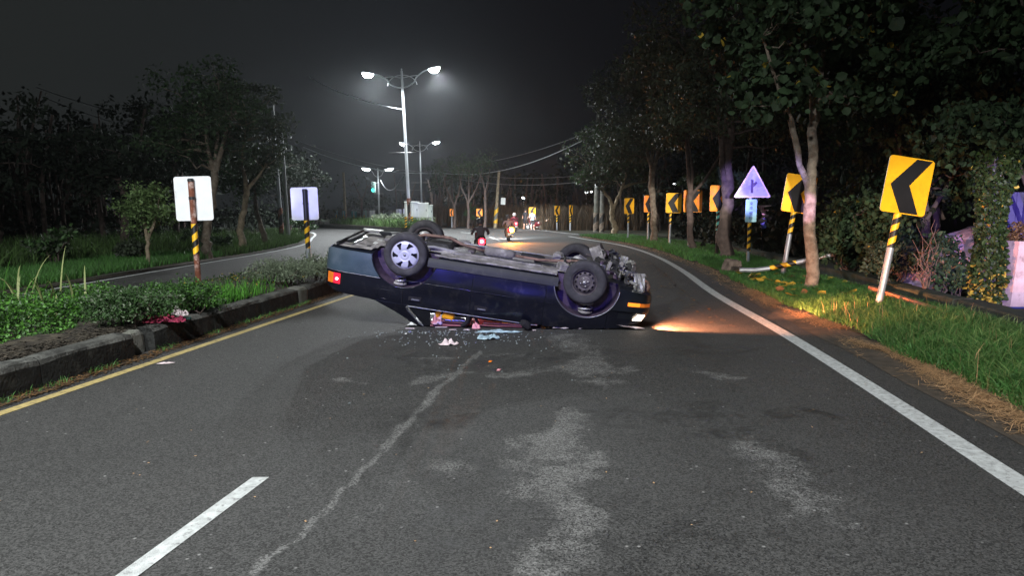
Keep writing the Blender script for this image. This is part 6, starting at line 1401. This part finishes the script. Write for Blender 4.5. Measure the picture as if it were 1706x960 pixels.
spot('scooter_signal_glow', (x + .12, 32.3, .6), (x + 1.2, 30, 0), 1100, (1, .32, .05), 150, .9, .05)
x = ride(857.5, 47, .86, R(10), M['scooter_dark'], M['shirt_red'], M['helmet_white'], 'red', 'farthest scooter with red tail light, just beyond the orange signal', 'scooter rider with a white helmet and dark red jacket, farthest one')
spot('scooter_headlight', (x, 48.2, .85), (x + .6, 53, 0), 1400, (.95, .98, 1), 90, .9, .06)
def walker(u, Y, sc, rz, sm, pm, label, hat=False):
    t = empty('person', ((u - 853) * Y / FOC, Y, .02), rz, label, 'person', 'people standing at the far roadside'); t.scale = (sc,) * 3
    J = {'pelvis': (0, 0, .95, .14, .8), 'waist': (0, 0, 1.1, .125, .75), 'chest': (0, 0, 1.33, .155, .7), 'neck0': (0, 0, 1.47, .06), 'neck': (0, .0, 1.53, .05), 'head': (0, .01, 1.63, .082, 1.1), 'crown': (0, 0, 1.70, .065)}
    E_ = [('pelvis', 'waist'), ('waist', 'chest'), ('chest', 'neck0'), ('neck0', 'neck'), ('neck', 'head'), ('head', 'crown')]
    for s, n_ in ((-1, 'l'), (1, 'r')):
        J.update({'sh' + n_: (s * .19, 0, 1.42, .06), 'el' + n_: (s * .26, .04, 1.16, .045), 'wr' + n_: (s * .22, -.12, .98, .033), 'hd' + n_: (s * .2, -.17, .92, .036), 'hip' + n_: (s * .10, 0, .90, .095), 'kn' + n_: (s * .13, -.05 * s, .50, .065), 'an' + n_: (s * .14, .04 * s, .09, .042), 'to' + n_: (s * .15, -.12, .04, .04)})
        E_ += [('chest', 'sh' + n_), ('sh' + n_, 'el' + n_), ('el' + n_, 'wr' + n_), ('wr' + n_, 'hd' + n_), ('pelvis', 'hip' + n_), ('hip' + n_, 'kn' + n_), ('kn' + n_, 'an' + n_), ('an' + n_, 'to' + n_)]
    b = skin_body('body', J, E_, None, t)
    set_mats(b, [sm, pm, M['skin']], lambda c: 2 if (c.z > 1.5 or (c.z < .5)) else (1 if c.z < .93 and abs(c.x) < .2 else (2 if c.z < 1.15 and abs(c.x) > .17 else 0)))
    mb = MB(); mb.lathe([(.0, .12), (.06, .11), (.095, .05), (.10, -.01), (.09, -.06)], 16, Matrix.Translation((0, .02, 1.66))); mb.build('hair', M['hair'], t)
    return t
walker(887, 50.5, .80, R(15), M['shirt_blue'], M['trousers'], 'person in a light blue shirt and dark shorts standing under a far chevron sign')
walker(875.5, 52, .86, R(-20), M['trousers'], M['trousers'], 'person in dark clothes with bare arms, left of the one in light blue')
k = 51.5 / FOC; o = scooter(((894 - 853) * k, 51.5, 0), .8, R(70), M['scooter_dark'], 'dark scooter parked beside the person in the light blue shirt', 'off')
spot('scooter_headlight', (2.6, 50.0, .8), (0, 51, 0), 120, (.95, .98, 1), 80, .9, .06)

# ------------------------------------------------------------------ debris and dropped things
def cloth(name, c, size, amp, m, label, cat, seed, n=18, fr=3.2, rz=0, edge=.25):
    mb = MB(); e_ = Matrix.Rotation(rz, 3, 'Z')
    for i in range(n + 1):
        for j in range(n + 1):
            x, y = (i / n - .5), (j / n - .5); rr_ = math.hypot(x, y) * 2; a = math.atan2(y, x); lim = 1 - edge * (mnoise.noise(Vector((math.cos(a) * 1.6, math.sin(a) * 1.6, seed))) + .3)
            s = lim / max(1, rr_ / 1.0) ; p = Vector((x * size[0] * s, y * size[1] * s, 0)); q = Vector((x * fr, y * fr, seed * 3.1))
            z = (abs(mnoise.noise(q)) * 1.6 + .5 * abs(mnoise.noise(q * 2.7))) * amp * max(.1, 1 - rr_ ** 2 * .7) + .004
            mb.v.append(tuple(e_ @ p + Vector((0, 0, z))))
    for i in range(n):
        for j in range(n): k = i*(n+1)+j; mb.f.append([k, k+n+1, k+n+2, k+1]); mb.m.append(0); mb.sm.append(True)
    o = mb.build(name, m, label=label, cat=cat); o.location = c; return o
g = lambda u, v, z=.005: (*G(u, v, z), z)
M['cloth_white'] = mat('crumpled_white_tissue', (.70, .58, .60), .8, 0, .15, 12); M['cloth_red'] = mat('crimson_cloth', (.36, .035, .08), .8, 0, .35, 7, col2=(.20, .02, .06), c2s=6, c2t=.55)
M['plastic_blue'] = mat('pale_blue_plastic', (.34, .46, .52), .25, 0, .3, 14, coat=.4); M['cloth_pattern'] = mat('patterned_wrapper', (.55, .22, .24), .5, 0, .3, 9, col2=(.45, .35, .60), c2s=14, c2t=.5)
M['yellow_wrap'] = mat('yellow_orange_packet', (.85, .38, .02), .35, 0, .15, 5, coat=.4); M['cloth_pink'] = mat('pink_cloth', (.75, .33, .38), .8, 0, .2, 9)
cloth('crumpled_tissue', g(747, 575), (.24, .12), .07, M['cloth_white'], 'crumpled pinkish white tissue lying on the road in front of the car', 'tissue', 3, rz=.15)
cloth('plastic_bag', g(815, 565), (.28, .16), .07, M['plastic_blue'], 'pale blue crumpled plastic bag lying in front of the car windows', 'plastic bag', 5, fr=5, rz=.3)
cloth('plastic_sheet', g(830, 554), (.60, .13), .03, M['plastic_blue'], 'flat strip of pale blue plastic along the crushed roof edge', 'plastic', 6, fr=7)
cloth('paper_scrap', g(277, 606, .006), (.17, .07), .015, M['cloth_white'], 'small white paper scrap on the asphalt beside the yellow line', 'paper', 8, n=8, rz=.3)
c = g(272, 537, .28); o = cloth('red_cloth', (c[0], c[1], .275), (.56, .16), .12, M['cloth_red'], 'crimson piece of clothing draped on the median kerb', 'clothing', 9, n=26, fr=7, rz=.14, edge=.15)
c = g(300, 527, .3); cloth('white_wrapper', (c[0], c[1], .31), (.24, .16), .10, M['cloth_white'], 'white and red wrapper lying behind the crimson clothing on the kerb', 'wrapper', 10, n=12, rz=-.4)
c = g(311, 532, .28); cloth('dark_rag', (c[0], c[1], .28), (.14, .12), .05, mat('dark_green_rag', (.02, .06, .055), .8), 'small dark green rag at the right end of the crimson clothing', 'rag', 11, n=10)
cloth('patterned_wrapper', tuple(toW((.50, -.70, -.83)) - Vector((0, 0, .05))), (.17, .12), .16, M['cloth_pattern'], 'patterned pink wrapper inside the crushed rear window of the car', 'wrapper', 12, n=12)
mb = MB(); mb.box((0, 0, 0), (.16, .05, .10), (.2, .35, .1), bev=.02); o = mb.build('yellow_packet', M['yellow_wrap'], label='yellow orange packet inside the crushed rear window of the car', cat='packet'); o.location = toW((.64, -.72, -.735))
mb = MB(); mb.box((0, 0, 0), (.07, .05, .11), (.5, .2, .4), bev=.015); o = mb.build('orange_packet', M['yellow_wrap'], label='smaller orange packet left of the yellow one inside the car', cat='packet'); o.location = toW((.50, -.70, -.73))
cloth('pink_cloth', tuple(toW((1.02, -.74, -.83)) - Vector((0, 0, .03))), (.13, .09), .14, M['cloth_pink'], 'pink cloth stuffed at the middle door pillar of the car', 'cloth', 13, n=12)
mb = MB(); mb.tube([toW((.60, -.70, -.80)), toW((.86, -.69, -.78))], .035, 10); mb.build('dark_bottle', mat('dark_glossy_bottle', (.03, .03, .035), .15, 0, .1, 5, coat=.6), label='dark glossy bottle behind the yellow packet in the car', cat='bottle')
for (u, v), lb, mm in (((813, 604), 'small orange shard on the road, nearer one to the car', 'lens_orange'), ((827, 618), 'small pale orange shard on the road, farther from the car', 'cloth_pink')):
    mb = MB(); mb.add([(0, 0, 0), (.03, .005, 0), (.045, .03, .01), (.01, .025, .012), (.02, .015, .018)], [[0, 1, 4], [1, 2, 4], [2, 3, 4], [3, 0, 4]]); o = mb.build('lens_shard', M[mm], label=lb, cat='shard'); o.location = g(u, v)
rg = np.random.default_rng(66); mb = MB()
M['glass_bits'] = mat('pale_glass_crumbs', (.22, .25, .26), .15, 0, .2, 5, spec=.8)
for i in range(280):
    if i < 180: u, v = 760 + 75 * rg.normal(), 553 + abs(rg.normal()) * 14
    elif i < 225: u, v = 800 + 130 * rg.normal(), 552 + abs(rg.normal()) * 45
    else: u, v = 740 + 60 * rg.normal(), 551 + 6 * rg.random()
    x, y = G(u, v); s = .004 + .006 * rg.random(); a = rg.random() * 6.28
    V = [Vector((x, y, .003)) + Matrix.Rotation(a, 3, 'Z') @ Vector(q) * s for q in ((-1, -.7, 0), (1, -.8, 0), (.8, .9, 0), (-.9, .7, 0), (-.6, -.5, 1.2), (.7, -.4, 1.0), (.5, .6, 1.1), (-.5, .5, .9))]
    mb.add(V, [[4, 5, 6, 7], [0, 1, 5, 4], [1, 2, 6, 5], [2, 3, 7, 6], [3, 0, 4, 7]])
mb.build('glass_crumbs', M['glass_bits'], label='scatter of broken window glass on the road in front of the car', cat='broken glass', kind='stuff')
for i, (u, v, w_) in enumerate([(683, 549, .12), (735, 547, .16), (754, 551, .10), (778, 551, .08), (890, 552, .05), (1045, 541, .10)]):
    mb = MB(); mb.box((0, 0, 0), (w_, .02, .008), (0, 0, .1 * (i % 3 - 1)), bev=.003); o = mb.build('trim_fragment', M['cloth_white'], label=['pale trim fragment under the rear pillar', 'longest pale trim strip under the rear window', 'short pale trim strip right of the longest one', 'short pale strip below the middle pillar', 'tiny pale strip beside the wing mirror', 'pale fragment below the burning headlamp'][i], cat='trim'); o.location = (*G(u, v), .012)
n = 700; y = 3 + 34 * rg.random(n) ** 1.3; x = -3.2 + 6.6 * rg.random(n); P = np.stack([x, y, .006 + .004 * rg.random(n)], 1)
litter('road_grit', P[:260], .012, .004, rg, M['straw'], 'tiny grit and leaf crumbs scattered on the asphalt', 'grit')
y = 9 + 22 * rg.random(420); P = np.stack([XR(y) - .5 - 1.1 * rg.random(420) ** 2, y, .008 + 0 * y], 1); litter('road_leaves', P, .06, .018, rg, M['leaf_brown'], 'small dry leaves blown onto the road near the white line', 'leaves')
# ------------------------------------------------------------------ haze
if HAZE:
    mb = MB(); x0, x1, y0, y1, z0, z1 = -130, 130, -60, 200, -1.2, 15
    mb.add([(x0, y0, z0), (x1, y0, z0), (x1, y1, z0), (x0, y1, z0), (x0, y0, z1), (x1, y0, z1), (x1, y1, z1), (x0, y1, z1)], [[3, 2, 1, 0], [4, 5, 6, 7], [0, 1, 5, 4], [1, 2, 6, 5], [2, 3, 7, 6], [3, 0, 4, 7]])
    hm = bpy.data.materials.new('night_haze'); hm.use_nodes = True; hn = hm.node_tree; hn.nodes.remove(hn.nodes['Principled BSDF']); pv = hn.nodes.new('ShaderNodeVolumePrincipled')
    pv.inputs['Color'].default_value = (.8, .85, .9, 1); pv.inputs['Density'].default_value = HAZE; pv.inputs['Anisotropy'].default_value = .75; hn.links.new(pv.outputs[0], hn.nodes['Material Output'].inputs['Volume'])
    mb.build('haze', hm, kind='stuff')
